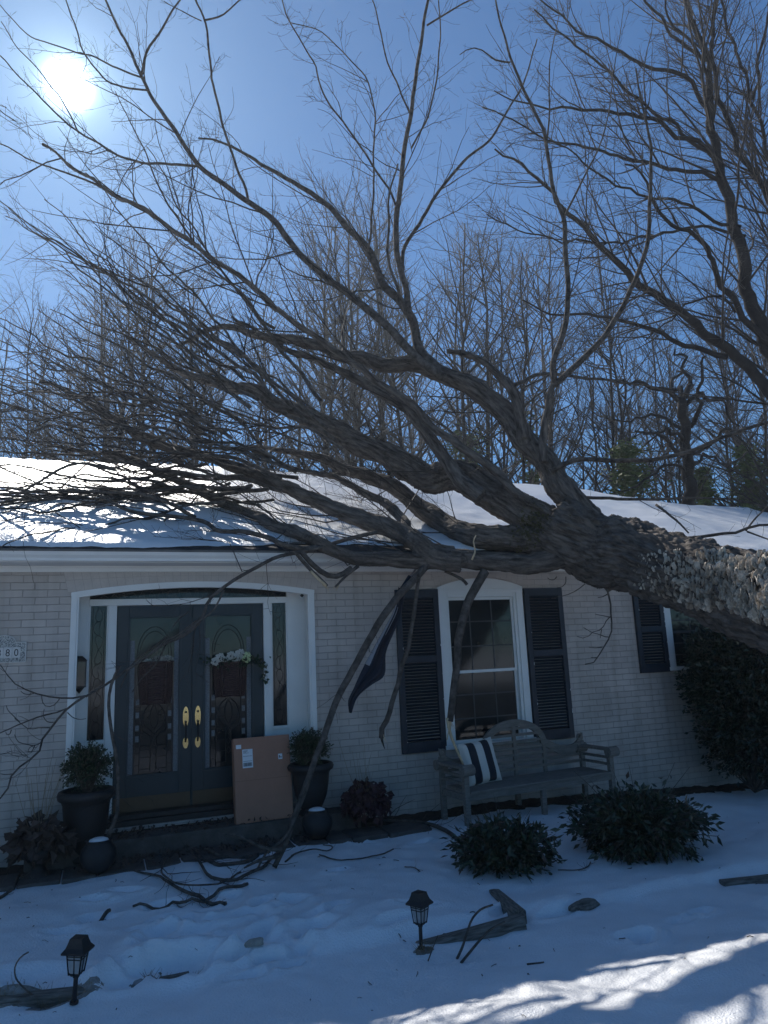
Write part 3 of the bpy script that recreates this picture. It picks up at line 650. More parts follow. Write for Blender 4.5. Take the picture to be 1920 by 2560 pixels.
def furrow(q): q = q + wob; return np.abs(vnoise(q * 19, 71)) * 1.4 + np.abs(vnoise(q * 42, 75)) * 1.3 - .9
fq = furrow(QA[o1, ar_]) * (1 - w2) + furrow(QA[o2, ar_]) * w2; Q = QA[o1, ar_]
dsp = .036 * np.clip(rr / .35, .24, 1) * fq + .035 * np.clip(rr / .25, .15, 1) * np.maximum(0, vnoise(V * 4.2, 88) - .45) + .02 * np.clip(rr / .3, .1, 1) * fbm(V * 3, 77, 2)
V2 = V + Nn * dsp[:, None]
me.vertices.foreach_set('co', sub(V2).ravel()); me.update()
at = me.attributes.new('bark', 'FLOAT_VECTOR', 'POINT'); at.data.foreach_set('vector', Q.ravel())
me.polygons.foreach_set('use_smooth', np.ones(len(me.polygons), bool)); me.materials.clear(); me.materials.append(M['bark'])
to = bpy.data.objects.new('trunk', me); COL.objects.link(to); to.parent = tree
LIM += [fit(P, r, 26) for P, r in BIG]

FAN = []
FINE = MB()
def branch(spec, th0, th1, d0=None, d1=None, Y=None, twigs=True, name='branch', m='limb', parent=tree, amp=.02, sides=7, clear=True, label=None):
    P, r = limb3d(spec, th0, th1, d0, d1, clear, Y)
    ln = np.linalg.norm(np.diff(P, axis=0), axis=1).sum(); n = max(8, int(ln / .09))
    Pf, rf = fit(P, r, n); Pf = jitter(Pf, rf, amp, P[0, 0] * 7.7)
    off = np.array(parent.location) if parent else 0
    o = FINE.tube(Pf - off, rf, sides) if name is None else MB().tube(Pf - off, rf, sides).build(name, M[m], parent, smooth=True, label=label)
    if twigs: (FAN if twigs == 'fan' else LIM).append(fit(Pf, rf, 26))
    return o, Pf, rf
c = branch
c([('4', [(255, 510), (150, 400), (120, 290), (60, 190), (0, 135)]), ('1', [(1590, 1090), (1480, 960), (1340, 830), (1240, 770), (1100, 690), (1000, 640), (900, 600), (860, 590)])], 28, 4, 9.1, 11)
c([('4', [(115, 280), (95, 150), (72, 40)]), ('2', [(60, 1080), (55, 950), (70, 800), (95, 640), (115, 500), (130, 380), (150, 250), (170, 120), (190, -20)])], 17, 7, 9.2, 9.4)
c([('4', [(95, 150), (78, 60)]), ('2', [(80, 1100), (160, 960), (230, 830), (340, 700), (450, 610), (520, 500), (590, 380), (640, 240), (660, 170)])], 11, 3, 9.2, 10)
c([('4', [(110, 270), (60, 150)]), ('2', [(20, 1080), (25, 960), (20, 840), (60, 700)]),], 9, 4, 9.2, 9.0)
c([('4', [(545, 565), (600, 545), (660, 512), (800, 520), (950, 540), (1150, 560), (1270, 600)])], 11, 3, 9.0, 9.6)
c([('4', [(740, 555), (735, 450), (770, 350), (790, 250), (792, 120), (780, 0)]), ('2', [(775, 1060), (770, 960), (740, 850), (710, 700), (690, 580), (600, 380), (545, 240), (500, 80), (475, -30)])], 16, 4, 8.6, 8.2)
c([('4', [(735, 560), (850, 455), (950, 350), (1010, 250), (1060, 150), (1110, 20)]), ('2', [(1145, 970), (1150, 800), (1150, 640), (1125, 500), (1100, 380), (1090, 300)])], 17, 4, 8.6, 8.0)
c([('2', [(545, 270), (470, 255), (430, 225), (370, 215), (325, 240)])], 5, 2, 8.3, 8.2)
c([('2', [(770, 960), (860, 770), (950, 560), (980, 400), (985, 300)])], 6, 2, 8.4, 8.6)
c([('2', [(700, 640), (720, 460), (715, 300), (735, 150), (760, 60)])], 5, 2, 8.3, 8.6)
c([('4', [(720, 930), (800, 890), (1000, 885), (1200, 870), (1330, 840), (1450, 790), (1700, 710)])], 13, 8, 8.6, 8.1)
c([('4', [(800, 1040), (1000, 1048), (1200, 1050), (1500, 1052), (1700, 1085)])], 9, 4, 8.6, 8.5)
c([('s', [(1720, 1345), (1801, 1338), (1846, 1333), (1866, 1325), (1930, 1312)])], 9, 6, 7.6, 7.3)
c([('s', [(1864, 1327), (1890, 1292), (1930, 1255)])], 5, 3, 7.4, 7.4); c([('s', [(1868, 1329), (1930, 1352)])], 5, 3, 7.4, 7.2)
c([('s', [(1640, 1262), (1690, 1300), (1720, 1332)])], 7, 4, 8.3, 7.9)
# the long diagonals against the sky
c([('4', [(260, 525), (180, 470), (100, 400), (0, 300)]), ('3', [(1520, 180), (1400, 90), (1300, 0)]), ('1', [(1250, 1040), (1150, 930), (1000, 820), (860, 710), (760, 570), (660, 420), (610, 320), (540, 180), (445, -20)])], 23, 5, 9.0, 10.4)
c([('1', [(612, 322), (640, 200), (700, 130), (785, -10)])], 7, 4, 10.1, 10.1)
c([('1', [(640, 390), (500, 370), (420, 310), (370, 230), (330, 130), (280, -20)])], 5, 3, 10.1, 10.5)
c([('1', [(615, 335), (520, 300), (400, 250), (280, 205), (180, 180), (60, 90), (0, 20)])], 5, 2, 10.1, 10.8)
c([('1', [(870, 718), (750, 715), (640, 705), (520, 670), (430, 620), (340, 570), (220, 470), (100, 350), (-10, 230)])], 7, 3, 10, 11)
c([('1', [(1075, 880), (1060, 820), (1030, 730), (985, 620), (950, 500), (915, 350), (905, 220), (890, 120), (845, -20)])], 7, 5, 9.9, 9.6)
c([('1', [(880, 88), (950, 70), (1060, -5)])], 5, 3, 9.6, 9.6); c([('1', [(870, 90), (800, 60), (710, 10)])], 3, 2, 9.6, 9.6)
c([('2', [(55, 900)]), ('1', [(1659, 780), (1600, 700), (1500, 550), (1400, 390), (1330, 230), (1250, 90), (1220, -20)])], 6, 3, 9.3, 9.6)
c([('1', [(1590, 1085), (1605, 950), (1610, 750), (1620, 600), (1610, 450), (1570, 330), (1500, 250), (1380, 130), (1250, 90)])], 6, 2, 9.5, 9.6)
c([('2', [(112, 490), (40, 320), (0, 190)]), ('1', [(1640, 100), (1600, -20)])], 5, 3, 9.3, 9.5); c([('2', [(185, 110), (300, 40), (410, -15)])], 5, 3, 9.4, 9.3)
c([('2', [(118, 640), (180, 520), (225, 380), (240, 200), (240, -10)])], 5, 3, 9.3, 9.5)
c([('1', [(520, 850), (340, 760), (180, 710), (0, 620), (-30, 610)])], 6, 3, 10.2, 10.8)
c([('1', [(340, 575), (300, 480), (200, 340), (100, 230), (0, 90)])], 4, 2, 10.8, 11)
c([('1', [(860, 1080), (780, 960), (700, 820), (640, 690), (560, 520), (500, 400)])], 6, 2, 10, 10.6)
# the fan of branches spreading to the left over the roof
hub = np.array([985., 1235.])
for i in range(64):
    a = R_(0.5 + 46 * (i / 63) ** 1.5 + random.uniform(-3.5, 3.5)); r0 = random.uniform(230, 640); r1 = random.uniform(820, 1250)
    cv_ = random.uniform(-.22, .26); hb_ = hub + np.array([random.uniform(-90, 110), random.uniform(-45, 50)])
    pts = [tuple(hb_ + r * np.array([-math.cos(a + cv_ * (r - r0) / 1000), -math.sin(a + cv_ * (r - r0) / 1000)]) + np.array([0, random.uniform(-14, 14)])) for r in np.linspace(r0, r1, 9)]
    c([('s', pts)], random.uniform(4.5, 11.5), 2.2, random.uniform(8.4, 9.2), random.uniform(8.3, 10.4), amp=.04, twigs='fan', name='branch' if i % 3 == 0 else None)
FINE.build('fine_branches', M['limb'], tree, smooth=True)['kind'] = 'stuff'
# along the roof edge, and the arching branch that droops in front of the door
c([('k', [(720, 1540), (500, 1560), (350, 1530), (200, 1470), (0, 1430)]), ('l', [(1500, 1180), (1400, 1120), (1250, 1090), (1100, 1075), (980, 1070), (850, 1040), (750, 980), (690, 945)])], 15, 8, 8.15, 8.2)
c([('l', [(1175, 1080), (1140, 1108), (1135, 1114)])], 7, 4, 8.15, 8.1, twigs=False)
c([('l', [(1350, 1090), (1000, 930), (800, 910), (500, 900), (200, 910), (0, 930)])], 11, 5, 8.3, 8.3)
c([('l', [(800, 760), (500, 720), (400, 760), (250, 850), (0, 1000)])], 9, 5, 8.3, 7.9)
_, PA, RA = c([('k', [(1130, 1430), (900, 1480), (700, 1540), (500, 1590), (300, 1640), (150, 1720), (0, 1800)]), ('5', [(960, 560), (900, 610), (870, 680), (790, 760), (700, 800), (620, 860), (540, 910), (470, 960), (400, 1000)]), ('s', [(213, 1740)])], 11, 6, 8.05, 6.55, amp=.01, clear=False)
c([('a', [(1180, 220), (1000, 250), (830, 245), (640, 220), (400, 150), (150, 10), (50, -140), (0, -210)])], 5, 2, 6.55, 6.5, amp=.004)
c([('a', [(1180, 220), (920, 400), (700, 660), (560, 860), (540, 980), (400, 1110), (170, 1300), (150, 1340), (100, 1520), (0, 1640)])], 6, 4, 6.55, 6.3, amp=.004)
c([('a', [(920, 395), (750, 460), (600, 490), (400, 560), (250, 620), (100, 690), (-20, 740)])], 4, 3, 6.52, 6.4, amp=.004)
for s in ([(270, 580), (180, 490), (100, 400), (85, 350)], [(830, 250), (740, 350), (640, 365), (580, 290), (570, 200)], [(690, 660), (500, 665), (420, 680), (290, 600), (200, 530)], [(740, 585), (660, 580), (600, 500), (610, 400)], [(560, 870), (480, 905), (380, 890), (250, 850), (205, 755)], [(480, 180), (400, 200), (320, 180), (290, 150)], [(935, 450), (1000, 510), (1100, 545), (1190, 535)], [(170, 1300), (60, 1305), (0, 1295)], [(155, 690), (130, 750), (100, 755), (80, 720)], [(480, 905), (420, 1000), (390, 995), (400, 950), (480, 900)]):
    c([('a', s)], 2.6, 1.6, 6.5, 6.45, twigs=False, amp=.003, sides=5)
for s in ([(560, 1475), (530, 1530), (490, 1560), (440, 1600)], [(500, 1545), (480, 1560), (440, 1590), (410, 1605), (375, 1665)], [(420, 1590), (380, 1620), (330, 1660), (300, 1720)], [(415, 1610), (390, 1660), (350, 1700), (330, 1730)], [(470, 1530), (450, 1545), (425, 1580)]):
    c([('s', s)], 5, 2.5, 7.0, 6.75, twigs=False, amp=.006)
c([('s', [(300, 1665), (282, 1700), (275, 1727), (282, 1845), (290, 1880), (296, 1920), (293, 1990), (289, 2043), (278, 2070), (266, 2110)])], 7, 11, 6.7, 6.6, amp=.006, twigs=True, m='limb')
# twigs hanging under the trunk
c([('b', [(1415, 370), (1450, 500), (1475, 620), (1475, 780), (1495, 940), (1460, 1060), (1380, 1200), (1330, 1280), (1280, 1370), (1220, 1430), (1115, 1440)])], 5, 2.2, 8.1, 8.2, twigs=False, amp=.004)
for s in ([(1470, 780), (1400, 860), (1350, 960), (1240, 990), (1160, 1060), (1070, 1080), (1010, 1055)], [(1350, 960), (1330, 1080)], [(1450, 1065), (1390, 1060), (1320, 1030), (1240, 1010), (1100, 935)], [(1360, 1205), (1250, 1215), (1175, 1205)], [(1470, 790), (1370, 770), (1265, 752)], [(1430, 470), (1370, 505), (1300, 518)], [(1285, 1350), (1200, 1350)], [(730, 230), (690, 272), (630, 268), (600, 245)], [(855, 230), (850, 320), (790, 375), (730, 385)], [(1120, 330), (1020, 410), (930, 460), (850, 490), (700, 520), (510, 555)]):
    c([('b', s)], 2.6, 1.5, 8.2, 8.2, twigs=False, amp=.003, sides=5)
# broken limbs hanging under the eave
c([('s', [(1212, 1428), (1186, 1472), (1168, 1508), (1152, 1563), (1146, 1599), (1143, 1653), (1134, 1725), (1126, 1805)])], 24, 17, Y=(-.62, -.66), twigs=False, name='snapped_branch', amp=.012, label='snapped branch hanging in front of the tall window')
c([('s', [(1118, 1795), (1126, 1835), (1140, 1872), (1158, 1912)])], 9, 5, Y=(-.66, -.62), twigs=False, name='splintered_end', m='palewood', amp=.004)
c([('s', [(1127, 1800), (1122, 1825), (1117, 1850)])], 6, 2, Y=(-.66, -.66), twigs=False, name='splintered_end', m='palewood', amp=.004)
c([('s', [(1052, 1424), (1045, 1454), (1041, 1490), (1036, 1536), (1027, 1581), (1020, 1626), (1002, 1671), (996, 1707), (983, 1744), (968, 1800), (954, 1826), (955, 1845)])], 9, 14, Y=(-.6, -.6), twigs=False, name='snapped_branch', amp=.006)
c([('s', [(953, 1838), (956, 1855), (962, 1872)])], 9, 1.5, Y=(-.6, -.6), twigs=False, name='splintered_end', m='limb', amp=.002)
c([('s', [(738, 1380), (772, 1420), (800, 1448), (817, 1466)])], 10, 9, Y=(-.62, -.62), twigs=False, name='snapped_branch', amp=.004)
c([('s', [(776, 1428), (800, 1451), (815, 1464)])], 7, 7, Y=(-.645, -.645), twigs=False, name='splintered_end', m='palewood', amp=.002)
c([('s', [(752, 1378), (781, 1411), (808, 1432), (830, 1441), (850, 1438), (878, 1420)])], 13, 14, Y=(-.6, -.58), twigs=False, name='snapped_branch', amp=.004)
c([('s', [(895, 1415), (866, 1438), (838, 1468)])], 10, 5, Y=(-.58, -.62), twigs=False, name='snapped_branch', amp=.004)
c([('s', [(1112, 1428), (1140, 1440), (1160, 1452), (1168, 1462)])], 7, 8, Y=(-.56, -.6), twigs=False, name='snapped_branch', amp=.003)
c([('s', [(1180, 1400), (1188, 1378), (1184, 1350), (1190, 1338)])], 5, 3, 8.1, 8.1, twigs=False, name='splintered_end', m='palewood', amp=.003)
# procedural twigs of the fallen crown
P1 = np.stack([a for a, b in LIM]); R1 = np.stack([b for a, b in LIM])
TRP = (-.14, .02, .30)
P2, R2 = spawn(P1, R1, 3.6, (22, 58), (.14, .40), .30, 1.8, 9, TRP, .07, .11, .0062, .18, .10, roof_floor)
P3, R3 = spawn(P2, R2, 5.0, (25, 60), (.25, .6), .18, 1.0, 7, TRP, .12, .13, .0062, .15, .25, roof_floor)
P4, R4 = spawn(P3, R3, 5.5, (30, 70), (.25, .6), .07, .35, 5, TRP, .16, .17, .006, .15, .55, roof_floor)
P5, R5 = spawn(P1, R1, 2.6, (40, 85), (.06, .14), .12, .5, 6, TRP, .18, .16, .006, .1, .5, roof_floor)
PF, RF = np.stack([a for a, b in FAN]), np.stack([b for a, b in FAN])
F2, f2 = spawn(PF, RF, 2.0, (10, 48), (.22, .5), .5, 2.6, 10, (-.1, 0, .12), .05, .06, .0065, .12, .05, roof_floor)
F3, f3 = spawn(F2, f2, 2.8, (20, 60), (.2, .5), .2, .9, 7, (-.1, 0, .25), .08, .10, .006, .15, .2, roof_floor)
F4, f4 = spawn(F3, f3, 3.2, (25, 60), (.25, .6), .07, .3, 5, (-.1, 0, .35), .12, .15, .006, .15, .5, roof_floor)
cr = MB(); off = np.array(TB)
for P, r, s in ((P2, R2, 5), (P3, R3, 4), (P4, R4, 3), (P5, R5, 4), (F2, f2, 5), (F3, f3, 4), (F4, f4, 3)): cr.tubes(P - off, r, s)
cr.build('crown', M['twig'], tree, smooth=True)
print('fallen twigs', len(P2), len(P3), len(P4), len(P5), len(F2), len(F3), len(F4))

# shelf fungi on the trunk
bvh = BVHTree.FromObject(to, bpy.context.evaluated_depsgraph_get())
def shell(n=9, seed=0):
    r = random.Random(seed); b = MB(); top, bot = [], []
    for k in range(n):
        a = math.pi * k / (n - 1); w = 1 + r.uniform(-.12, .12); top.append((.5 * math.cos(a) * w, .72 * math.sin(a) * w, .26 * math.sin(a) ** 2)); bot.append((.5 * math.cos(a) * w * .97, .70 * math.sin(a) * w, .26 * math.sin(a) ** 2 - .05))
    V = [(0, -.05, .05), (0, -.05, -.12)] + top + bot
    t = [(0, 2 + k, 3 + k) for k in range(n - 1)] + [(1, 3 + n + k, 2 + n + k) for k in range(n - 1)]
    q = [(2 + k, 2 + n + k, 3 + n + k, 3 + k) for k in range(n - 1)]
    return V, t, q
SH = [shell(9, s) for s in range(4)]
fung = []
tdir = Vector(dr)
tries = 0
while len(fung) < 1000 and tries < 9000:
    tries += 1
    u, v = random.random(), random.random(); px = 1583 + 350 * u
    top_ = 1372 + (px - 1583) * .055 - 8 * math.sin(px * .05); bot_ = 1478 + (px - 1583) * .22 + 10 * math.sin(px * .03)
    py = top_ + (bot_ - top_) * v
    e = min(u * 2.2, 1)
    if random.random() > .08 + .92 * e: continue
    o_ = Vector(CAM) - TB; d_ = Vector(ray(px, py)).normalized(); hit = bvh.ray_cast(o_, d_)
    if hit[0] is None: continue
    sz = random.uniform(.036, .085) * (.42 + .85 * min(1, u * 1.3)); fung.append((sz, hit[0], hit[1], u, v))
fung.sort(key=lambda a: -a[0])
rest = MB(); fmesh = []
for k, (V, t, q) in enumerate(SH):
    o = MB().add(V, q=q, t=t).build('bracket_fungus', M['fungus'], tree, smooth=False); fmesh.append(o)
for i, (sz, p, nrm, u, v) in enumerate(fung):
    nn = nrm.normalized(); ax = (tdir - tdir.dot(nn) * nn).normalized(); sd_ = nn.cross(ax); tl_ = random.uniform(.10, .55); y = (nn - ax * tl_ + Vector((0, 0, random.uniform(-.45, .0)))).normalized(); x = (sd_ + ax * random.uniform(-.75, -.1)).normalized(); x = (x - x.dot(y) * y).normalized(); z = x.cross(y)
    Mx = Matrix((x, y, z)).transposed().to_4x4() @ Matrix.Diagonal((sz * random.uniform(.75, 1.1), sz * random.uniform(.8, 1.2), sz, 1)); Mx.translation = p
    if i < 100:
        o = fmesh[i % 4] if i < 4 else fmesh[i % 4].copy()
        if i >= 4: COL.objects.link(o)
        o.parent = tree; o.matrix_parent_inverse = Matrix(); o.matrix_basis = Mx
    else:
        V, t, q = SH[i % 4]; rest.add([Mx @ Vector(a) for a in V], q=q, t=t)
ro = rest.build('bracket_fungi', M['fungus'], tree); ro['kind'] = 'stuff'
ms = MB()                                                       # moss in the crotch
for k in range(420):
    px = 1330 + random.gauss(0, 26); py = 1318 + random.gauss(0, 24) - (px - 1330) * .4
    hit = bvh.ray_cast(Vector(CAM) - TB, Vector(ray(px, py)).normalized())
    if hit[0] is None: continue
    r = random.uniform(.012, .03); p = hit[0]; a = [Vector((random.gauss(0, 1), random.gauss(0, 1), random.gauss(0, 1))).normalized() * r for _ in range(4)]
    ms.add([p + b_ for b_ in a], t=[(0, 1, 2), (0, 2, 3), (0, 3, 1), (1, 3, 2)])
ms.build('moss', M['moss'], tree)

# the long branch leaning from the eave down to the snow
bl = thing('broken_branch', 'long broken branch leaning from the roof edge down to the snow', 'branch', tuple(G(690, 2172)))
_, Pb, Rb = c([('s', [(1062, 1418), (1030, 1455), (1000, 1490), (960, 1540), (930, 1590), (900, 1640), (870, 1700), (845, 1750), (825, 1800), (800, 1860), (775, 1930), (755, 1990), (735, 2050), (718, 2105), (690, 2172)])], 20, 13, Y=(-.62, float(bl.location[1])), twigs=False, parent=bl, amp=.012, name='stem')
for s in ([(768, 1950), (745, 2010), (720, 2085), (660, 2140), (640, 2180)], [(705, 2125), (660, 2120), (620, 2100), (600, 2090), (560, 2085)], [(700, 2140), (650, 2150), (610, 2170)], [(1045, 1440), (1062, 1415), (1072, 1412)]):
    q = [PY(x, y, float(bl.location[1]) + .55 * max(0, (2100 - y) / 680)) for x, y in s]
    MB().tube(resample(np.array(q), 12) - np.array(bl.location), np.linspace(.022, .008, 12), 6).build('side_branch', M['limb'], bl, smooth=True)

ta, tr3 = spawn(Pb[None], Rb[None], 5.0, (25, 60), (.06, .16), .12, .5, 7, (0, 0, .1), .08, .15, .010, .25, .2, None, rmin=.0025)
MB().tubes(ta - np.array(bl.location), tr3, 5).build('side_twigs', M['twig'], bl, smooth=True)
def fray(p, d, n, L, parent, seed):                              # splinters at a torn end
    r = np.random.default_rng(seed); p = np.array(p); d = np.array(d) / np.linalg.norm(d); e = d * L * r.uniform(.4, 1.1, (n, 1)) + r.normal(0, L * .16, (n, 3)); st = p + r.normal(0, .009, (n, 3))
    MB().tubes(np.stack([st, st + e * .5, st + e], 1) - np.array(parent.location), np.broadcast_to(np.array([[.005, .0035, .0008]]), (n, 3)), 4).build('splinters', M['palewood'], parent)
fray(PY(1124, 1800, -.66), (.05, 0, -1), 9, .14, tree, 1); fray(PY(954, 1838, -.6), (.05, 0, -1), 8, .12, tree, 2); fray(PY(812, 1460, -.64), (.5, 0, -.8), 9, .10, tree, 3); fray(PY(845, 1462, -.6), (-.5, 0, -.8), 7, .08, tree, 4)
# ---- standing trees
def tree_mesh(limbs, d1, d2, d3, trop, base, K=20, flat=0, s2=4, s3=3, l1=(.18, .45), mx1=3.5):
    P1 = np.stack([fit(P, r, K)[0] for P, r in limbs]); R1 = np.stack([fit(P, r, K)[1] for P, r in limbs])
    a, ar = spawn(P1, R1, d1, (25, 60), l1, .4, mx1, 8, trop, .07, .10, .010, .2, .05, rmin=.004)
    b_, br = spawn(a, ar, d2, (25, 60), (.25, .55), .25, 1.6, 6, trop, .07, .13, .008, .15, .08, rmin=.0035)
    e, er = spawn(b_, br, d3, (25, 60), (.3, .6), .15, .8, 4, trop, .08, .15, .007, .15, .1, rmin=.003)
    m = MB(); o = np.array(base)
    for P, r, s in ((a, ar, 4), (b_, br, s2), (e, er, s3)): m.tubes(P - o, r, s)
    return m, len(a) + len(b_) + len(e)
DO = 16.0
OB = PD(2010, 1400, DO); OB[2] = float(gz(OB[0], OB[1])) - .05
oak = thing('bare_tree', 'tall bare tree standing beyond the roof, its limbs spreading over the whole upper right', 'tree', tuple(OB))
ol = []
def O(spec, a, b_, d0=DO, d1=DO): P, r = limb3d(spec, a, b_, d0, d1, False); ol.append((P, r)); return P, r
P, r = O([('s', [(1965, 1000), (1920, 876), (1893, 795), (1861, 700)]), ('2', [(1557, 1106), (1530, 1000), (1490, 850), (1440, 700), (1415, 550), (1400, 400), (1390, 250), (1350, 120), (1290, -20)])], 44, 11)
P0 = np.concatenate([[OB, OB + (P[0] - OB) * .5 + np.array([.05, 0, 0])], P]); ol[0] = (P0, np.concatenate([[.42, .36], np.maximum(r, .05)]))
O([('s', [(1945, 920), (1920, 868), (1893, 841), (1872, 808), (1847, 770), (1817, 727), (1793, 695)]), ('2', [(1380, 1060), (1290, 985), (1200, 930), (1160, 860), (1120, 760), (1040, 700)])], 22, 5, DO, 15)
O([('8', [(1720, 1280), (1548, 1010), (1430, 850), (1250, 710), (1120, 590), (1000, 500), (900, 410), (750, 310), (620, 230), (450, 110), (330, 20)]), ('2', [(950, 1080), (850, 980), (780, 900), (700, 800), (600, 720), (480, 640)])], 34, 5, DO, 14.5)
O([('8', [(1170, 705), (1000, 670), (850, 610), (700, 570), (560, 520), (430, 470), (300, 420), (150, 370), (0, 320)]), ('4', [(900, 250), (780, 260), (700, 240), (600, 190)])], 16, 4, 15.7, 14.5)
O([('8', [(1250, 300), (1190, 190), (1060, 160), (920, 190), (800, 240), (660, 330), (560, 450), (420, 560)])], 8, 3, 16, 15.5)
O([('s', [(1965, 1010), (1992, 850), (1990, 720), (1960, 600)]), ('2', [(1659, 870), (1600, 760), (1510, 580), (1440, 380), (1425, 200), (1430, -20)])], 24, 9, 16.5, 16)
O([('s', [(1966, 1000), (1975, 850), (1965, 520)]), ('2', [(1700, 760), (1659, 640), (1590, 420), (1540, 250), (1480, 100), (1440, -20)])], 14, 7, 16.5, 17)
O([('2', [(1592, 430), (1602, 390), (1620, 280), (1640, 150), (1665, -20)])], 9, 6, 17, 17)
O([('2', [(1410, 650), (1300, 590), (1200, 530), (1100, 500), (1000, 480), (850, 475), (720, 480), (590, 440), (480, 380)])], 14, 3, 16, 15)
O([('2', [(1450, 780), (1300, 740), (1200, 725), (1100, 700), (1000, 660), (850, 640), (700, 600), (560, 520), (430, 470)])], 12, 3, 16, 14.5)
O([('2', [(1425, 600), (1395, 470), (1290, 340), (1200, 310), (1080, 260), (980, 200), (880, 160), (780, 70), (660, -10)])], 14, 4, 16, 15)
O([('2', [(1440, 730), (1350, 630), (1200, 500), (1100, 430), (1020, 350), (940, 290), (860, 220), (740, 130), (650, 60)])], 11, 4, 16, 15.2)
O([('2', [(1540, 980), (1400, 920), (1300, 880), (1100, 840), (1000, 800), (900, 740), (800, 650), (640, 570)])], 10, 3, 16, 15)
O([('2', [(1560, 1020), (1400, 980), (1250, 1000), (1100, 1030), (950, 1050), (800, 1040), (600, 1000), (450, 930)])], 9, 3, 16, 14.5)
O([('2', [(1390, 260), (1300, 180), (1180, 60), (1120, -20)])], 10, 6, 16, 16); O([('2', [(1395, 320), (1330, 200), (1240, 90), (1200, -20)])], 9, 5, 16, 15.5)
tm = MB()
for P, r in ol:
    n = max(14, int(np.linalg.norm(np.diff(P, axis=0), axis=1).sum() / .2)); Pf, rf = fit(P, r, n); Pf = jitter(Pf, rf, .07, P[0, 2] * 5); tm.tube(Pf - OB, rf * .9, 9)
tm.build('trunk', M['bgbark'], oak, smooth=True)
cm, k = tree_mesh(ol, 5.6, 5.6, 4.8, (-.25, 0, .25), OB, 26, mx1=3.2); cm.build('crown', M['twig'], oak, smooth=True); print('oak twigs', k)

# the gnarled one in the wood
D2 = 21.0
GB = PD(1728, 1330, D2); GB[2] = -.4
gn = thing('gnarled_tree', 'gnarled dark tree with a twisted pale scarred trunk behind the roof ridge', 'tree', tuple(GB)); ol = []
P, r = O([('8', [(840, 2150), (820, 1850), (795, 1550), (775, 1300), (745, 1100)])], 33, 22, D2, D2); ol[0] = (np.concatenate([[GB], P]), np.concatenate([[.34], r]))
for s, a, b_ in (([(745, 1120), (680, 1090), (620, 1015), (500, 980), (250, 970), (100, 920), (0, 930)], 15, 4), ([(750, 1120), (800, 1020), (870, 940), (830, 860), (780, 820), (770, 700), (700, 620)], 14, 5), ([(760, 1130), (700, 1020), (690, 930), (740, 870), (700, 850)], 11, 5), ([(790, 1150), (900, 1080), (1050, 1110), (1140, 1150), (1170, 1230), (1260, 1320)], 12, 4), ([(790, 1500), (680, 1420), (640, 1380), (500, 1400), (400, 1410)], 12, 4), ([(800, 1620), (640, 1560), (580, 1440), (430, 1400), (300, 1430)], 13, 5), ([(840, 1600), (1000, 1530), (1150, 1420), (1380, 1350), (1548, 1270)], 11, 6), ([(830, 1350), (870, 1250), (920, 1080), (930, 900), (980, 700)], 13, 5), ([(820, 1750), (700, 1700), (560, 1740), (300, 1900), (150, 1950)], 8, 3), ([(850, 1700), (1000, 1620), (1200, 1690), (1400, 1600)], 9, 3), ([(780, 1400), (640, 1280), (500, 1250), (300, 1290), (100, 1300)], 10, 4)):
    O([('8', s)], a, b_, D2, D2 - random.uniform(-2, 3))
tm = MB()
for P, r in ol:
    n = max(14, int(np.linalg.norm(np.diff(P, axis=0), axis=1).sum() / .2)); Pf, rf = fit(P, r, n); Pf = jitter(Pf, rf, .14, P[0, 2] * 5 + P[-1, 0]); tm.tube(Pf - GB, rf, 9)
tm.build('trunk', M['bgbark'], gn, smooth=True)
cm, k = tree_mesh(ol, 4.0, 4.2, 3.4, (0, 0, .2), GB, 20, mx1=2.2); cm.build('crown', M['twig'], gn, smooth=True)

# prototypes of the bare wood behind the house
def wood_tree(kind, h, seed):
    global rng
    rs = np.random.default_rng(seed); limbs = []
    n = 14; z = np.linspace(0, h, n); tx = np.cumsum(rs.normal(0, .10, n)) * .8; ty = np.cumsum(rs.normal(0, .10, n)) * .8
    r0 = h * rs.uniform(.0050, .0072); limbs.append((np.stack([tx, ty, z], -1), np.linspace(r0, .02, n)))
    m = 13 if kind else 19
    for k in range(m):
        f = rs.uniform(.22 if not kind else .35, .92); i = f * (n - 1); j = int(i); p = limbs[0][0][j] * (1 - i + j) + limbs[0][0][min(j + 1, n - 1)] * (i - j)
        a = rs.uniform(0, 2 * np.pi); L = h * rs.uniform(.18, .40) * (1.15 - .7 * f); up = rs.uniform(.5, 1.6) if kind else rs.uniform(.2, 1.1)
        d = np.array([math.cos(a), math.sin(a), up]); d /= np.linalg.norm(d); q = [p]
        for s in range(8): d = d + rs.normal(0, .12, 3) + np.array([0, 0, .06]); d /= np.linalg.norm(d); q.append(q[-1] + d * L / 8)
        limbs.append((np.array(q), np.linspace(r0 * (1 - f) * .6 + .012, .007, 9)))
    return limbs
WG = 'bare trees of the wood behind the roof'
WL = 'slim bare tree in the wood behind the roof'
protos = []
for k in range(8):
    h = 15.0; limbs = wood_tree(k % 2, h, 100 + k)
    t = thing('wood_tree', WL, 'tree', (0, 0, 0), 0, WG)
    m = MB()
    for P, r in limbs: Pf, rf = fit(P, r, 18); m.tube(Pf, rf, 6)
    m.build('trunk', M['bgbark'], t, smooth=True)
    cm, kk = tree_mesh(limbs, 2.1, 3.5, 3.8, (0, 0, .30), (0, 0, 0), 18, l1=(.22, .55), mx1=2.8); cm.build('crown', M['twig'], t, smooth=True); protos.append(t)
print('wood twigs', kk)
spots = []
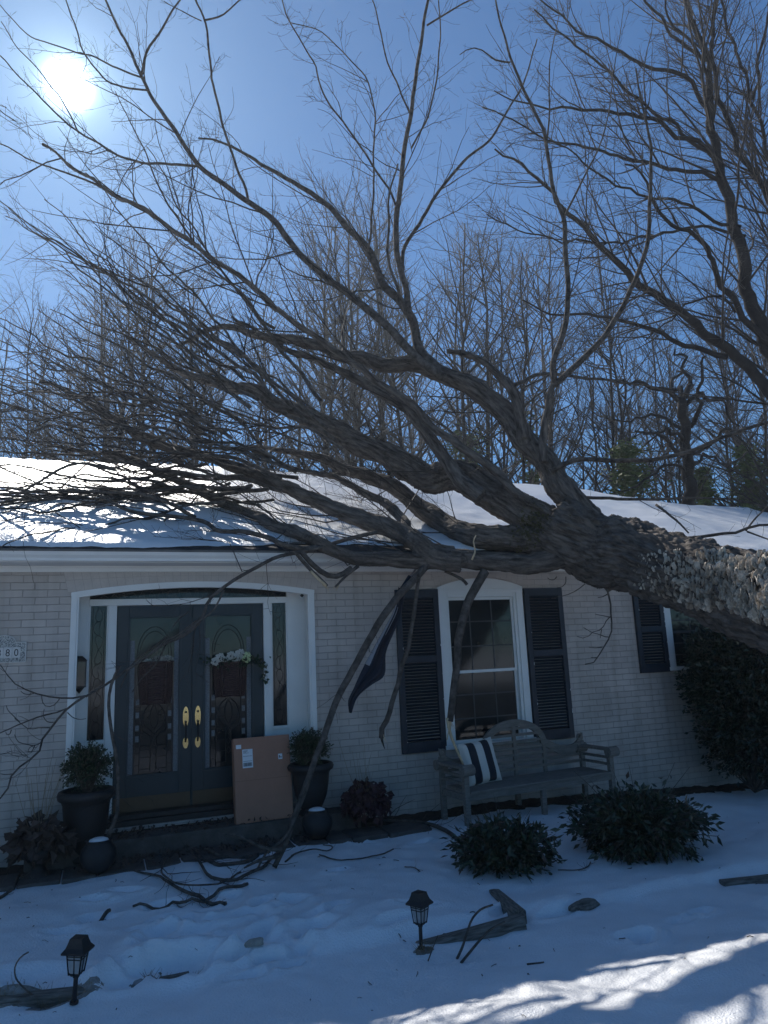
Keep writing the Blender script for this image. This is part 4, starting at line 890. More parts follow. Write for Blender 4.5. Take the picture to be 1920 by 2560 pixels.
for i in range(66):
    px = -120 + 2160 * ((i * .618034) % 1.0); D = random.uniform(24, 46) if px < 1250 else random.uniform(26, 44)
    top = (600 + 60 * math.sin(px * .011 + 1) if px < 760 else (490 if px < 1200 else 580)) + random.uniform(-80, 260)
    spots.append((px, D, top))
for i, (px, D, top) in enumerate(spots):
    t = protos[i] if i < 8 else copy_tree(protos[i % 8])
    p = PD(px, 1500, D); zt = PD(px, top, D)[2]; s = max(.6, (zt + .4) / 15.0)
    t.location = (p[0], p[1], -.4); t.rotation_euler = (random.gauss(0, .045), random.gauss(0, .045), random.uniform(0, 6.28)); t.scale = (s * random.uniform(.85, 1.1),) * 2 + (s,)

# evergreens in the gaps
def evergreen(name, label, px, top, D, wpx, n, m, seed):
    r = np.random.default_rng(seed); b = PD(px, 1500, D); b[2] = -.4; h = PD(px, top, D)[2] + .4; w = wpx / 2 * D / FPX
    t = thing(name, label, 'tree', tuple(b)); MB().tube([(0, 0, 0), (.05, 0, h * .5), (0, 0, h * .96)], [.14, .09, .02], 7).build('trunk', M['bgbark'], t, smooth=True)
    nc = 70; f = r.random(nc) ** .8; a = r.uniform(0, 6.28, nc); rr = w * (1.02 - f) ** .7 * np.sqrt(r.uniform(.1, 1, nc)); cc = np.stack([rr * np.cos(a), rr * np.sin(a), h * (.12 + .88 * f)], -1)
    i = r.integers(0, nc, n); p = cc[i] + r.normal(0, .22, (n, 3)) * np.array([1, 1, .6]) * w / 1.2
    d = r.normal(0, 1, (n, 3)); d[:, 2] = np.abs(d[:, 2]) * .3 - .2; d /= np.linalg.norm(d, axis=1, keepdims=True); u = np.cross(d, r.normal(0, 1, (n, 3))); u /= np.linalg.norm(u, axis=1, keepdims=True)
    s = r.uniform(.10, .24, (n, 1)); V = np.stack([p - u * s * .22, p + u * s * .22, p + d * s + u * s * .05, p + d * s - u * s * .05], 1)
    MB().add(V.reshape(-1, 3), q=np.arange(4 * n).reshape(-1, 4)).build('crown', m, t)
evergreen('evergreen_tree', 'dark evergreen left of the gnarled tree, low behind the roof', 1610, 1090, 25, 190, 5200, M['conifer'], 1)
evergreen('evergreen_tree', 'bright yellow green evergreen just right of the gnarled trunk', 1795, 1150, 24, 130, 4200, M['conifer'], 2)
evergreen('evergreen_tree', 'evergreen at the right picture edge above the shingled gable', 1915, 1090, 26, 150, 4200, M['conifer'], 3)
evergreen('evergreen_tree', 'pale evergreen seen between the great limbs over the ridge', 1190, 1060, 30, 260, 3600, M['conifer'], 4)
evergreen('evergreen_tree', 'narrow evergreen behind the uppermost limb of the fallen tree', 1350, 1010, 28, 110, 2600, M['conifer'], 5)
# ------------------------------------------------------------------ objects by the door
def leaves(n, pts, size, aspect=.45, fold=.25, updir=None, r=None, droop=0):
    """n small folded leaves at pts (n,3)"""
    r = r or rng; d = r.normal(0, 1, (n, 3))
    if updir is not None: d = d * .6 + updir
    d[:, 2] -= droop; d /= np.linalg.norm(d, axis=1, keepdims=True); u = np.cross(d, r.normal(0, 1, (n, 3))); u /= np.linalg.norm(u, axis=1, keepdims=True); w = np.cross(d, u)
    s = (size * r.uniform(.6, 1.25, n))[:, None]; a = aspect * s / 2
    V = np.stack([pts, pts + d * s * .5 + u * a + w * s * fold * .5, pts + d * s, pts + d * s * .5 - u * a + w * s * fold * .5, pts + d * s * .5], 1)
    i = np.arange(n)[:, None] * 5
    q = None; t = np.concatenate([i + np.array([[0, 1, 4]]), i + np.array([[4, 1, 2]]), i + np.array([[0, 4, 3]]), i + np.array([[4, 2, 3]])])
    return V.reshape(-1, 3), t
def sprigs(n, rad, center, k, lsize, squash=1, top=0, r=None):
    """shoot tips spread on a rounded bush with leaves along each shoot: stems and leaf points"""
    r = r or rng; v = r.normal(0, 1, (n, 3)); v[:, 2] = v[:, 2] * .8 + .35; v /= np.linalg.norm(v, axis=1, keepdims=True)
    R0 = rad * r.uniform(.72, 1.12, n)[:, None] * np.array([1, 1, squash]); tipp = center + v * R0; base = center + v * R0 * r.uniform(.2, .6, n)[:, None] - np.array([0, 0, .0])
    f = r.uniform(0, 1.0, (n, k, 1)) ** .8; pts = (base[:, None] * (1 - f) + tipp[:, None] * f + r.normal(0, lsize * .25, (n, k, 3))).reshape(-1, 3)
    dirs = np.repeat(v, k, 0); return base, tipp, pts, dirs
def bush(name, label, cat, base, center, rad, n, k, ls, aspect, m, squash=1, stemr=.004, parent=None, seed=0, fold=.25, group=None, droop=0):
    r = np.random.default_rng(seed); t = parent or thing(name, label, cat, base, 0, group); off = np.array(base)
    ba, ti, pts, dirs = sprigs(n, rad, np.array(center), k, ls, squash, r=r)
    V, tr_ = leaves(len(pts), pts, ls, aspect, fold, dirs * .9, r, droop)
    MB().add(V - off, t=tr_).build('foliage', m, t)
    root = np.array(base) * np.array([1, 1, 1.0]) + np.array([0, 0, .01]); mid = (root + ba) / 2 + r.normal(0, .015, ba.shape)
    P = np.stack([np.broadcast_to(root, ba.shape), mid, ba, ti], 1) - off; MB().tubes(P, np.broadcast_to(np.array([[stemr * 1.6, stemr * 1.3, stemr, stemr * .5]]), (len(ba), 4)), 4).build('stems', M['limb'], t)
    return t
# urn planters
UR = [(.0, 0), (.15, 0), (.16, .03), (.12, .07), (.15, .13), (.20, .26), (.225, .42), (.235, .54), (.25, .575), (.285, .60), (.295, .64), (.28, .675), (.255, .685), (.235, .66), (.225, .58), (.0, .57)]
def urn(label, x, y, z, sc, seed, br, ch):
    t = thing('potted_shrub', label, 'potted plant', (x, y, z))
    MB().lathe([(r * sc[0], zz * sc[1]) for r, zz in UR], (0, 0, 0), 36).build('pot', M['pot'], t, smooth=True)
    MB().lathe([(0, .60 * sc[1]), (.226 * sc[0], .60 * sc[1])], (0, 0, 0), 24).build('soil', M['soil'], t)
    bush('', '', '', (x, y, z + .58 * sc[1]), (x, y, z + ch), br, 300, 13, .026, .55, M['boxleaf'], .95, .003, parent=None, seed=seed) if False else None
    r = np.random.default_rng(seed); off = np.array([x, y, z])
    ba, ti, pts, dirs = sprigs(320, br, np.array([x, y, z + ch]), 13, .024, .95, r=r); V, tr_ = leaves(len(pts), pts, .026, .6, .25, dirs * .8, r)
    MB().add(V - off, t=tr_).build('foliage', M['boxleaf'], t)
    root = np.array([0, 0, .58 * sc[1]]); P = np.stack([np.broadcast_to(root, ba.shape), (root + ba - off) / 2, ba - off, ti - off], 1)
    MB().tubes(P, np.broadcast_to(np.array([[.006, .004, .0025, .0012]]), (len(ba), 4)), 4).build('stems', M['limb'], t)
urn('black urn with a boxwood standing right of the cardboard box', 2.10, -.20, -.045, (.84, .76), 7, .225, .66)
urn('black urn with a boxwood standing left of the double door', -.11, -.20, -.20, (.90, .93), 8, .245, .83)
BP = [(0, 0), (.075, 0), (.09, .012), (.135, .06), (.158, .13), (.15, .19), (.115, .235), (.105, .25), (.112, .262), (.118, .268), (.105, .272), (.09, .25), (0, .245)]
def ball(label, p, s):
    t = thing('round_pot', label, 'pot', p); MB().lathe([(r * s, z * s) for r, z in BP], n=32).build('pot', M['pot'], t, smooth=True)
    MB().lathe([(.088 * s, .252 * s), (.08 * s, .272 * s), (.05 * s, .285 * s), (.0, .288 * s)], n=20).build('snow_cap', M['snow'], t, smooth=True)
ball('small round black pot with a snow cap in front of the right urn', (2.075, -.50, -.212), 1.0)
ball('small round black pot with a snow cap in front of the left urn', (.01, -.62, -.215), 1.0)
# dead perennials
def dead(label, base, rad, h, n, ls, m, seed, pot, stalks):
    r = np.random.default_rng(seed); t = thing('withered_plant', label, 'plant', base)
    if pot: MB().lathe([(0, 0), (.12, 0), (.13, .02), (.07, .06), (.055, .10), (.09, .14), (.16, .20), (.17, .26), (.15, .27), (0, .25)], n=24).build('pot', M['pot'], t, smooth=True)
    v = r.normal(0, 1, (n, 3)); v[:, 2] = np.abs(v[:, 2]) - .35; v /= np.linalg.norm(v, axis=1, keepdims=True)
    pts = np.array([0, 0, h]) + v * rad * r.uniform(.55, 1.0, n)[:, None] * np.array([1, 1, .85]); pts[:, 2] = np.maximum(pts[:, 2], .03)
    V, tr_ = leaves(n, pts, ls, .75, .35, v * .6, r, droop=.9); MB().add(V, t=tr_).build('foliage', m, t)
    P = []
    for k in range(stalks):
        a = r.uniform(0, 6.28); q = np.array([.05 * math.cos(a), .05 * math.sin(a), h]); e = q + np.array([r.normal(0, .12), r.normal(0, .06), r.uniform(.28, .75)]); P.append([q, (q + e) / 2 + r.normal(0, .015, 3), e])
    if P: MB().tubes(np.array(P), np.broadcast_to(np.array([[.0022, .0018, .0012]]), (len(P), 3)), 4).build('dry_stalks', M['straw'], t)
dead('withered brown plant drooping over its pedestal pot, left of the door', tuple(G(95, 2195)), .24, .30, 330, .12, M['deadleaf'], 3, True, 16)
dead('withered burgundy plant against the wall right of the door', (2.66, -.34, float(gz(2.66, -.34)) + .01), .25, .26, 620, .085, M['burgundy'], 4, False, 9)
dead('small dark withered clump at the left picture edge by the wall', (-.97, -.32, -.26), .10, .12, 70, .08, M['deadleaf'], 5, False, 0)
# leaf litter on the step
n = 520; r = np.random.default_rng(9); pts = np.stack([r.uniform(-.2, 2.0, n), r.uniform(-.62, .02, n), np.zeros(n)], -1); pts[:, 2] = np.where(pts[:, 1] > -.3, -.042, -.212) + r.uniform(0, .03, n)
V, t_ = leaves(n, pts, .055, .6, .4, np.array([0, 0, .0]), r); o = MB().add(V, t=t_).build('leaf_litter', M['deadleaf']); tag(o, 'dead leaves and debris piled on the door step', 'leaf litter', kind='stuff')

# cardboard box
bx = thing('cardboard_box', 'flat brown cardboard box with shipping labels leaning beside the door', 'box', (1.60, -.245, -.044)); bx.rotation_euler = (R_(-9), 0, R_(2))
MB().box((-.30, 0, 0), (.30, .11, .83)).build('carton', M['card'], bx, bev=.006)
MB().box((-.30, -.0012, .405), (.30, -.0002, .407)).build('crease', M['oldbrass'], bx)
lb = MB().box((-.212, -.0016, .53), (-.104, -.0004, .715)).build('shipping_label', M['paper'], bx)
ink = MB()
x = -.203
while x < -.115: w_ = random.choice((.0015, .003, .0045)); ink.box((x, -.0026, .545), (x + w_, -.0017, .582)); x += w_ + random.choice((.0015, .003))
for k, z in enumerate((.70, .692, .684, .676)): ink.box((-.203, -.0026, z), (-.203 + random.uniform(.03, .07), -.0017, z + .003))
ink.box((-.205, -.0026, .595), (-.111, -.0017, .598)).box((-.205, -.0026, .645), (-.111, -.0017, .648))
ink.build('label_print', M['ink'], lb)
MB().box((-.276, -.0016, .725), (-.222, -.0004, .765)).build('shipping_label', M['paper'], bx)
l2 = MB().box((.168, -.0016, .585), (.212, -.0004, .640)).build('shipping_label', M['paper'], bx)
MB().box((.176, -.0026, .60), (.186, -.0017, .625)).box((.192, -.0026, .60), (.203, -.0017, .612)).build('label_print', M['ink'], l2)

# door baskets
def basket(label, x, z0, zt, w, flowers, seed):
    t = thing('door_basket', label, 'basket', (x, .285, z0)); h = zt - z0; r = random.Random(seed); b = MB()
    rows, colsn = 34, 44
    P = np.zeros((rows, colsn, 3))
    for i in range(rows):
        f = i / (rows - 1); ww = w / 2 * (.90 + .12 * f ** .8 + .05 * math.sin(f * 3.1)); dep = .10 * (.75 + .3 * f)
        for j in range(colsn):
            a = math.pi * j / (colsn - 1); wv = .0045 * (1 if (i + j // 3) % 2 else -1)
            sx = abs(math.cos(a)) ** .55 * (1 if math.cos(a) >= 0 else -1); sy = math.sin(a) ** .55
            P[i, j] = (-(ww + wv) * sx, -(dep + wv) * sy, h * f)
    b.grid(P); b.add([(-w * .42, 0, 0), (w * .42, 0, 0), (w * .4, -.08, .002), (-w * .4, -.08, .002)], q=[(0, 1, 2, 3)])
    b.build('woven_body', M['wicker'], t, smooth=False)
    rim = MB(); rim.tube([(w / 2 * 1.06 * (abs(math.cos(a)) ** .55) * (1 if math.cos(a) >= 0 else -1), -.108 * math.sin(a) ** .55, h) for a in np.linspace(0.02, math.pi - .02, 20)], .010, 6)
    for dx in (-.30, .30): rim.tube([(w * dx, -.113, h), (w * dx * .95, -.105, h * .5), (w * dx * .9, -.09, 0)], .011, 5)
    rim.build('rim', M['wicker'], t, smooth=True)
    if flowers == 'hydrangea':
        n = 650; rg = np.random.default_rng(seed); v = rg.normal(0, 1, (n, 3)); v[:, 2] = np.abs(v[:, 2]); v /= np.linalg.norm(v, axis=1, keepdims=True); cx = rg.choice([-.10, 0.03, .11], n)
        pts = np.stack([cx + v[:, 0] * .065, -.05 + v[:, 1] * .05, h + .0 + v[:, 2] * np.where(cx > -.05, .055, .03)], -1); V, tt = leaves(n, pts, .018, .9, .2, v * .5, rg); MB().add(V, t=tt).build('flower_heads', M['petal'], t)
    else:
        rg = np.random.default_rng(seed)
        for k, (dx, dz, s, mm) in enumerate(((-.17, .02, .036, 'petal'), (-.12, .055, .040, 'petal'), (.0, .075, .036, 'petal'), (.06, .05, .048, 'petal'), (.10, .085, .045, 'petal'), (.17, .05, .046, 'greenpetal'), (-.05, .03, .03, 'petal'))):
            m = MB()
            for q in range(26):
                a = q * 2.4; rr = s * math.sqrt(q / 26); zt_ = s * .5 * (1 - (q / 26)); c0 = np.array([dx + rr * math.cos(a), -.10 - zt_, h + dz + rr * math.sin(a)])
                tn = np.array([-math.sin(a), 0, math.cos(a)]); ou = np.array([math.cos(a), .55, math.sin(a)]) * s * .42
                m.add([c0 - tn * s * .22, c0 + tn * s * .22, c0 + tn * s * .28 + ou, c0 + ou * 1.2, c0 - tn * s * .28 + ou], p=[[0, 1, 2, 3, 4]])
            m.build('rose', M[mm], t)
        n = 260; pts = np.stack([rg.normal(.02, .13, n), -.09 + rg.normal(0, .02, n), h + .01 + rg.normal(0, .03, n)], -1)
        m2 = 90; tt_ = rg.random(m2); tr2 = np.stack([.18 + .21 * np.sin(tt_ * 1.6) + rg.normal(0, .018, m2), -.08 + rg.normal(0, .015, m2), h + .06 - .30 * tt_ ** 2 + rg.normal(0, .018, m2)], -1)
        pts = np.concatenate([pts, tr2]); V, tt = leaves(len(pts), pts, .045, .65, .25, None, rg, .4); MB().add(V, t=tt).build('foliage', M['boxleaf'], t)
basket('wicker basket with white hydrangeas hanging on the left door leaf', .535, 1.16, 1.60, .34, 'hydrangea', 2)
basket('wicker basket with cream roses and trailing leaves on the right door leaf', 1.325, 1.19, 1.56, .35, 'rose', 3)

# wall lantern, camera, plaque
wl = thing('wall_lantern', 'black wall lantern on the left side of the door recess', 'lantern', (D0 + .031, .16, 1.36))
MB().box((0, -.035, -.04), (.014, .035, .40)).build('back_plate', M['black'], wl, bev=.003)
MB().tube([(.02, 0, .36), (.02, 0, .41)], .012, 8).tube([(.014, 0, .33), (.05, 0, .33), (.065, 0, .30)], .008, 6).build('bracket', M['black'], wl)
f = MB()
Lq = [(.018, -.055), (.125, -.055), (.125, .055), (.018, .055)]
for x, y in Lq: f.bar((x, y, .03), (x * 1.0, y, .28), .010, .010)
f.box((.012, -.062, .02), (.132, .062, .032)).box((.012, -.062, .276), (.132, .062, .288))
f.add([(.008, -.068, .288), (.138, -.068, .288), (.138, .068, .288), (.008, .068, .288), (.05, -.02, .335), (.09, -.02, .335), (.09, .02, .335), (.05, .02, .335)], q=[(0, 1, 5, 4), (1, 2, 6, 5), (2, 3, 7, 6), (3, 0, 4, 7), (4, 5, 6, 7)])
f.add([(.02, -.05, .02), (.12, -.05, .02), (.12, .05, .02), (.02, .05, .02), (.07, 0, -.045)], t=[(1, 0, 4), (2, 1, 4), (3, 2, 4), (0, 3, 4)])
f.build('cage', M['black'], wl)
MB().box((.022, -.051, .033), (.121, .051, .275)).build('glass', M['glass'], wl)
sc_ = thing('security_camera', 'small white security camera high in the right corner of the door recess', 'camera', (D1 - .031, .15, 2.29))
MB().box((-.028, -.02, -.01), (0, .02, .035)).tube([(-.02, 0, .01), (-.05, -.02, .0)], .008, 8).build('mount', M['white'], sc_, bev=.003)
Mx = Matrix.Translation((-.085, -.045, -.012)) @ Matrix.Rotation(R_(40), 4, 'Y') @ Matrix.Rotation(R_(-12), 4, 'Z')
MB().box((-.024, -.02, -.024), (.024, .02, .024), Mx).build('housing', M['white'], sc_, bev=.004)
MB().box((-.017, -.0225, -.017), (.017, -.0205, .017), Mx).build('lens', M['black'], sc_)

pl = thing('house_number_plaque', 'ornate ceramic plaque with house number tiles on the brick wall', 'house number', (-.91, 0, 1.76))
hw = .195
b = MB().prism([(-hw, -.10), (hw, -.10), (hw, .09), (.105, .092)] + [(.10 * math.cos(a), .095 + .065 * math.sin(a)) for a in np.linspace(.1, math.pi - .1, 14)] + [(-.105, .092), (-hw, .09)], -.018, -.0005)
def orn_mat():
    m = bpy.data.materials.new('plaque_ornament'); m.use_nodes = True; n = m.node_tree; bb = n.nodes['Principled BSDF']; t = n.nodes.new('ShaderNodeTexCoord')
    v = n.nodes.new('ShaderNodeTexNoise'); v.inputs['Scale'].default_value = 55; v.inputs['Detail'].default_value = 1; v.inputs['Distortion'].default_value = 2.5; n.links.new(t.outputs['Object'], v.inputs['Vector'])
    rp = n.nodes.new('ShaderNodeValToRGB'); rp.color_ramp.elements[0].position = .47; rp.color_ramp.elements[1].position = .52
    rp.color_ramp.elements[0].color = (.09, .10, .11, 1); rp.color_ramp.elements[1].color = (.50, .49, .46, 1); n.links.new(v.outputs['Fac'], rp.inputs['Fac']); n.links.new(rp.outputs[0], bb.inputs['Base Color']); bb.inputs['Roughness'].default_value = .35
    return m
b.build('plate', orn_mat(), pl)
bd = MB()
for a, c_ in (((-hw, -.10), (hw, -.10)), ((hw, -.10), (hw, .09)), ((-hw, .09), (-hw, -.10))): bd.bar((a[0], -.018, a[1]), (c_[0], -.018, c_[1]), .008, .008)
bd.tube([(hw, -.02, .09), (.105, -.02, .092)] + [(.10 * math.cos(a), -.02, .095 + .065 * math.sin(a)) for a in np.linspace(.1, math.pi - .1, 14)] + [(-.105, -.02, .092), (-hw, -.02, .09)], .005, 5)
bd.build('border', M['tile'], pl)
for k, ch in enumerate((None, '3', '8', '0')):
    x = -.1125 + .075 * k
    tl = MB().box((x - .036, -.0215, -.058), (x + .036, -.0185, .044)).build('number_tile', M['tile'], pl)
    if ch:
        cu = bpy.data.curves.new('digit', 'FONT'); cu.body = ch; cu.size = .098; cu.extrude = .0006; cu.align_x = 'CENTER'
        tmp = bpy.data.objects.new('digit', cu); COL.objects.link(tmp); bpy.context.view_layer.update()
        md = bpy.data.meshes.new_from_object(tmp.evaluated_get(bpy.context.evaluated_depsgraph_get())); bpy.data.objects.remove(tmp)
        md.materials.clear(); md.materials.append(M['ink']); dg_ = bpy.data.objects.new('digit', md); COL.objects.link(dg_); dg_.parent = tl; dg_.rotation_euler = (R_(90), 0, 0); dg_.location = (x, -.0226, -.041); dg_.scale = (.85, 1, 1)

# ------------------------------------------------------------------ bench, cushion, flag
BZ = float(gz(4.6, -.7)) + .0
bench = thing('garden_bench', 'weathered teak bench with an arched slatted back and scrolled arms', 'bench', (4.60, -.80, BZ), R_(5))
def bpart(name, mb, bev=.006): return mb.build(name, M['teak'], bench, bev=bev)
hl = 1.00; dp = .54; sz = .345
for x in (-hl, hl): bpart('leg', MB().box((x - .03, 0, 0), (x + .03, .06, .58)))
for x in (-hl, hl): bpart('leg', MB().box((x - .03, dp - .05, 0), (x + .03, dp, .66)))
bpart('leg', MB().box((-.03, .015, 0), (.03, .06, sz - .07))); bpart('leg', MB().box((-.03, dp - .05, 0), (.03, dp, sz - .02)))
bpart('apron', MB().box((-hl + .03, .008, sz - .085), (hl - .03, .045, sz - .012)).box((-hl - .02, .06, sz - .085), (-hl + .02, dp - .05, sz - .02)).box((hl - .02, .06, sz - .085), (hl + .02, dp - .05, sz - .02)))
st_ = MB()
for k in range(7): st_.box((-hl + .032, -.012 + k * .072, sz - .012), (hl - .032, .05 + k * .072, sz + .012))
bpart('seat', st_, .004)
for s in (-1, 1):
    a = MB(); x = s * hl
    for dx in (-.045, -.015, .015, .045): a.box((x + dx - .012, -.02, .585), (x + dx + .012, dp + .01, .612))
    for y in (-.015, dp - .01): a.lathe([(0, -.07), (.055, -.07), (.06, -.05), (.06, .05), (.055, .07), (0, .07)], n=18) if False else a.tube([(x - .07, y, .575), (x + .07, y, .575)], .058, 16)
    ao = bpart('armrest', a, .003)
    sl = MB()
    for z in (.43, .505): sl.box((x - .012, .06, z - .015), (x + .012, dp - .05, z + .015))
    sl.build('arm_rail', M['teak'], ao)
# the back: an arch in the middle, waved rails to scrolls at the ends
yb0, yb1 = dp - .045, dp - .008
ar = MB(); t = np.linspace(0, np.pi, 22); ax_, az_ = .46, .30; zc = .68
ar.prism([(ax_ * math.cos(a), zc + az_ * math.sin(a)) for a in t] + [((ax_ - .075) * math.cos(a), zc + (az_ - .07) * math.sin(a)) for a in t[::-1]], yb0, yb1)
bpart('arch_rail', ar, .004)
for s in (-1, 1):
    u = np.linspace(0, 1, 18); xx = s * (.42 + .60 * u); zt = .735 - .09 * np.sin(u * np.pi * .9) ** 1.2 - .05 * u + .085 * np.clip((u - .72) / .28, 0, 1) ** 2; zb = zt - .085 - .02 * np.sin(u * np.pi) + .02 * np.clip((u - .8) / .2, 0, 1)
    m = MB().prism(list(zip(xx, zt)) + list(zip(xx[::-1], zb[::-1])), yb0 + .001, yb1 - .001)
    m.tube([(s * (1.0 + .034 * math.cos(a) - .02), (yb0 + yb1) / 2, .70 + .034 * math.sin(a)) for a in np.linspace(0, 5.4, 14)], .014, 6)
    bpart('waved_rail', m, .004)
for x in (-.425, 0, .425): MB().box((x - .024, yb0 + .004, sz), (x + .024, yb1 - .004, .70 if x else .925)).build('back_post', M['teak'], bench, bev=.004)
bs = MB()
for k, z in enumerate(np.arange(.43, .95, .075)):
    xw = hl - .03 if z < .64 else (.40 if z < .74 else .40 * math.sqrt(max(.05, 1 - ((z - .68) / .26) ** 2)))
    bs.box((-xw, yb0 + .008, z - .016), (xw, yb1 - .014, z + .016))
bpart('back_slats', bs, .003)

# striped cushion
def stripe_mat():
    m = bpy.data.materials.new('striped_canvas'); m.use_nodes = True; n = m.node_tree; bb = n.nodes['Principled BSDF']; t = n.nodes.new('ShaderNodeTexCoord'); s = n.nodes.new('ShaderNodeSeparateXYZ'); n.links.new(t.outputs['Object'], s.inputs[0])
    a = n.nodes.new('ShaderNodeMath'); a.operation = 'MULTIPLY_ADD'; a.inputs[1].default_value = 5.05; a.inputs[2].default_value = 1.28; n.links.new(s.outputs['X'], a.inputs[0])
    fr_ = n.nodes.new('ShaderNodeMath'); fr_.operation = 'FRACT'; n.links.new(a.outputs[0], fr_.inputs[0])
    rp = n.nodes.new('ShaderNodeValToRGB'); rp.color_ramp.interpolation = 'CONSTANT'; rp.color_ramp.elements[0].color = (.60, .58, .54, 1); rp.color_ramp.elements[1].position = .5; rp.color_ramp.elements[1].color = (.010, .016, .028, 1)
    n.links.new(fr_.outputs[0], rp.inputs['Fac']); n.links.new(rp.outputs[0], bb.inputs['Base Color']); bb.inputs['Roughness'].default_value = .9
    return m
cu = thing('striped_cushion', 'cream and navy striped cushion propped at the left end of the bench', 'cushion', (3.97, -.50, BZ + sz + .235))
cu.rotation_euler = (R_(-14), R_(-4), R_(9))
n = 26; g = np.linspace(-1, 1, n); U, Vv = np.meshgrid(g, g, indexing='ij'); prof_ = ((1 - U ** 4) * (1 - Vv ** 4)) ** .45
pin = 1 - .07 * (1 - np.abs(U) ** 2)[..., None] * 0
ox = U * .235 * (1 - .06 * (1 - Vv ** 2)) ; oz = Vv * .235 * (1 - .06 * (1 - U ** 2))
fr_ = np.stack([ox, -.075 * prof_ - .002, oz], -1); bk = np.stack([ox, .065 * prof_ + .002, oz], -1)
MB().grid(fr_).grid(bk[::-1]).build('cover', stripe_mat(), cu, smooth=True)
edge = np.concatenate([fr_[0], fr_[:, -1], fr_[-1, ::-1], fr_[::-1, 0]]); edge[:, 1] = 0
MB().tube(edge, .006, 6).build('piping', M['cream'], cu, smooth=True)

# flag under the broken limbs
fl = thing('flag', 'dark navy flag hanging limp from a bent pole under the trunk', 'flag', tuple(PY(1003, 1470, -.5)))
Lf = [(997, 1468), (985, 1527), (967, 1563), (934, 1624), (909, 1671), (885, 1722), (871, 1754), (874, 1782)]
Rf_ = [(1012, 1474), (1006, 1527), (990, 1570), (965, 1631), (957, 1693), (930, 1710), (890, 1746), (877, 1783)]
nl = 36; La = resample(np.array([PY(x, y, -.50) for x, y in Lf]), nl); Ra = resample(np.array([PY(x, y, -.50) for x, y in Rf_]), nl)
wv = np.linspace(0, 1, 18); P = La[:, None] * (1 - wv[None, :, None]) + Ra[:, None] * wv[None, :, None]
P[..., 1] += .030 * np.sin(wv[None] * 14 + np.linspace(0, 2, nl)[:, None]) * np.sin(np.linspace(.2, 3, nl))[:, None] + .02 * np.sin(wv[None] * 5)
off = np.array(fl.location)
o = MB().grid(P - off).build('cloth', M['flag'], fl, smooth=True); sd = o.modifiers.new('thick', 'SOLIDIFY'); sd.thickness = .003
for a, b_, k0, k1 in ((0, .20, 4, 23), (.34, .46, 5, 14)):
    S = P[k0:k1, :, :]; j0, j1 = int(a * 17), max(int(a * 17) + 2, int(b_ * 17)); o = MB().grid(S[:, j0:j1 + 1] - off - np.array([0, .006, 0])).build('stripe', M['flagwhite'], fl, smooth=True); sd = o.modifiers.new('thick', 'SOLIDIFY'); sd.thickness = .002
MB().tube(np.array([PY(1042, 1418, -.53), PY(1018, 1455, -.53), PY(1000, 1490, -.53)]) - off, .010, 8).build('pole', M['steel'], fl, smooth=True)
MB().tube(np.array([PY(1024, 1440, -.56), PY(1000, 1478, -.56), PY(990, 1500, -.56)]) - off, .020, 8).build('sleeve', M['flag'], fl, smooth=True)

# ------------------------------------------------------------------ shrubs on the snow
def rhodo(label, px, py, w, h, n, seed, sx=1.0):
    p = G(px, py); r = np.random.default_rng(seed + 50); k = 46; v = r.normal(0, 1, (k, 3)); v[:, 2] = np.abs(v[:, 2]) * .7; v /= np.linalg.norm(v, axis=1, keepdims=True); q = v * np.array([w, w, h * .95]) * r.uniform(.6, 1.08, (k, 1)) + np.array([0, 0, h * .2])
    V_, t_ = leaves(k, q, .075, .4, .3, v * .5, r, .6); t = bush('evergreen_shrub', label, 'shrub', tuple(p), (p[0], p[1], p[2] + h * .30), w, n, 10, .085, .42, M['leaf'], h / w * .50, .005, seed=seed, fold=.18, droop=.45); MB().add(V_, t=t_).build('brown_leaves', M['deadleaf'], t)
    b0 = v * np.array([w, w, h]) * .5 + np.array([0, 0, h * .2]); e0 = v * np.array([w, w, h * 1.05]) * r.uniform(.95, 1.25, (k, 1)) + np.array([0, 0, h * .25]); MB().tubes(np.stack([b0, (b0 + e0) / 2 + r.normal(0, .012, b0.shape), e0], 1)[:26], np.broadcast_to(np.array([[.004, .003, .0015]]), (26, 3)), 4).build('bare_shoots', M['limb'], t)
rhodo('low dark broadleaf shrub in the snow in front of the bench', 1262, 2165, .45, .42, 220, 21)
rhodo('wider dark broadleaf shrub in the snow off the bench right end', 1600, 2125, .62, .62, 380, 22)
hb = PY(1850, 1985, -.62); hb[2] = float(gz(hb[0], hb[1])); t = thing('holly_bush', 'tall dark glossy holly bush against the wall below the trunk', 'shrub', tuple(hb))
r = np.random.default_rng(23); VV, TT, PP, nv = [], [], [], 0
for dx, dy, dz, rad, n in ((.45, .0, 1.55, .85, 520), (.05, .05, 1.30, .55, 260), (.30, -.1, .95, .75, 420), (.85, 0, .8, .8, 420), (.25, .0, .55, .55, 260), (.0, .12, 1.75, .38, 130)):
    ba, ti, pts, dirs = sprigs(n, rad, np.array([dx, dy, dz]), 13, .075, .85, r=r); V_, t_ = leaves(len(pts), pts, .075, .5, .3, dirs * .9, r)
    y_ = V_[:, 1] + hb[1]; V_[:, 1] = np.where(y_ > -.02, -.02 - hb[1] - .2 * (y_ + .02), V_[:, 1]); VV.append(V_); TT.append(t_ + nv); nv += len(V_)
    root = np.array([.3, .05, 0]); PP.append(np.stack([np.broadcast_to(root, ba.shape), root * .5 + ba * .5 + r.normal(0, .08, ba.shape), ba, ti], 1)[::3])
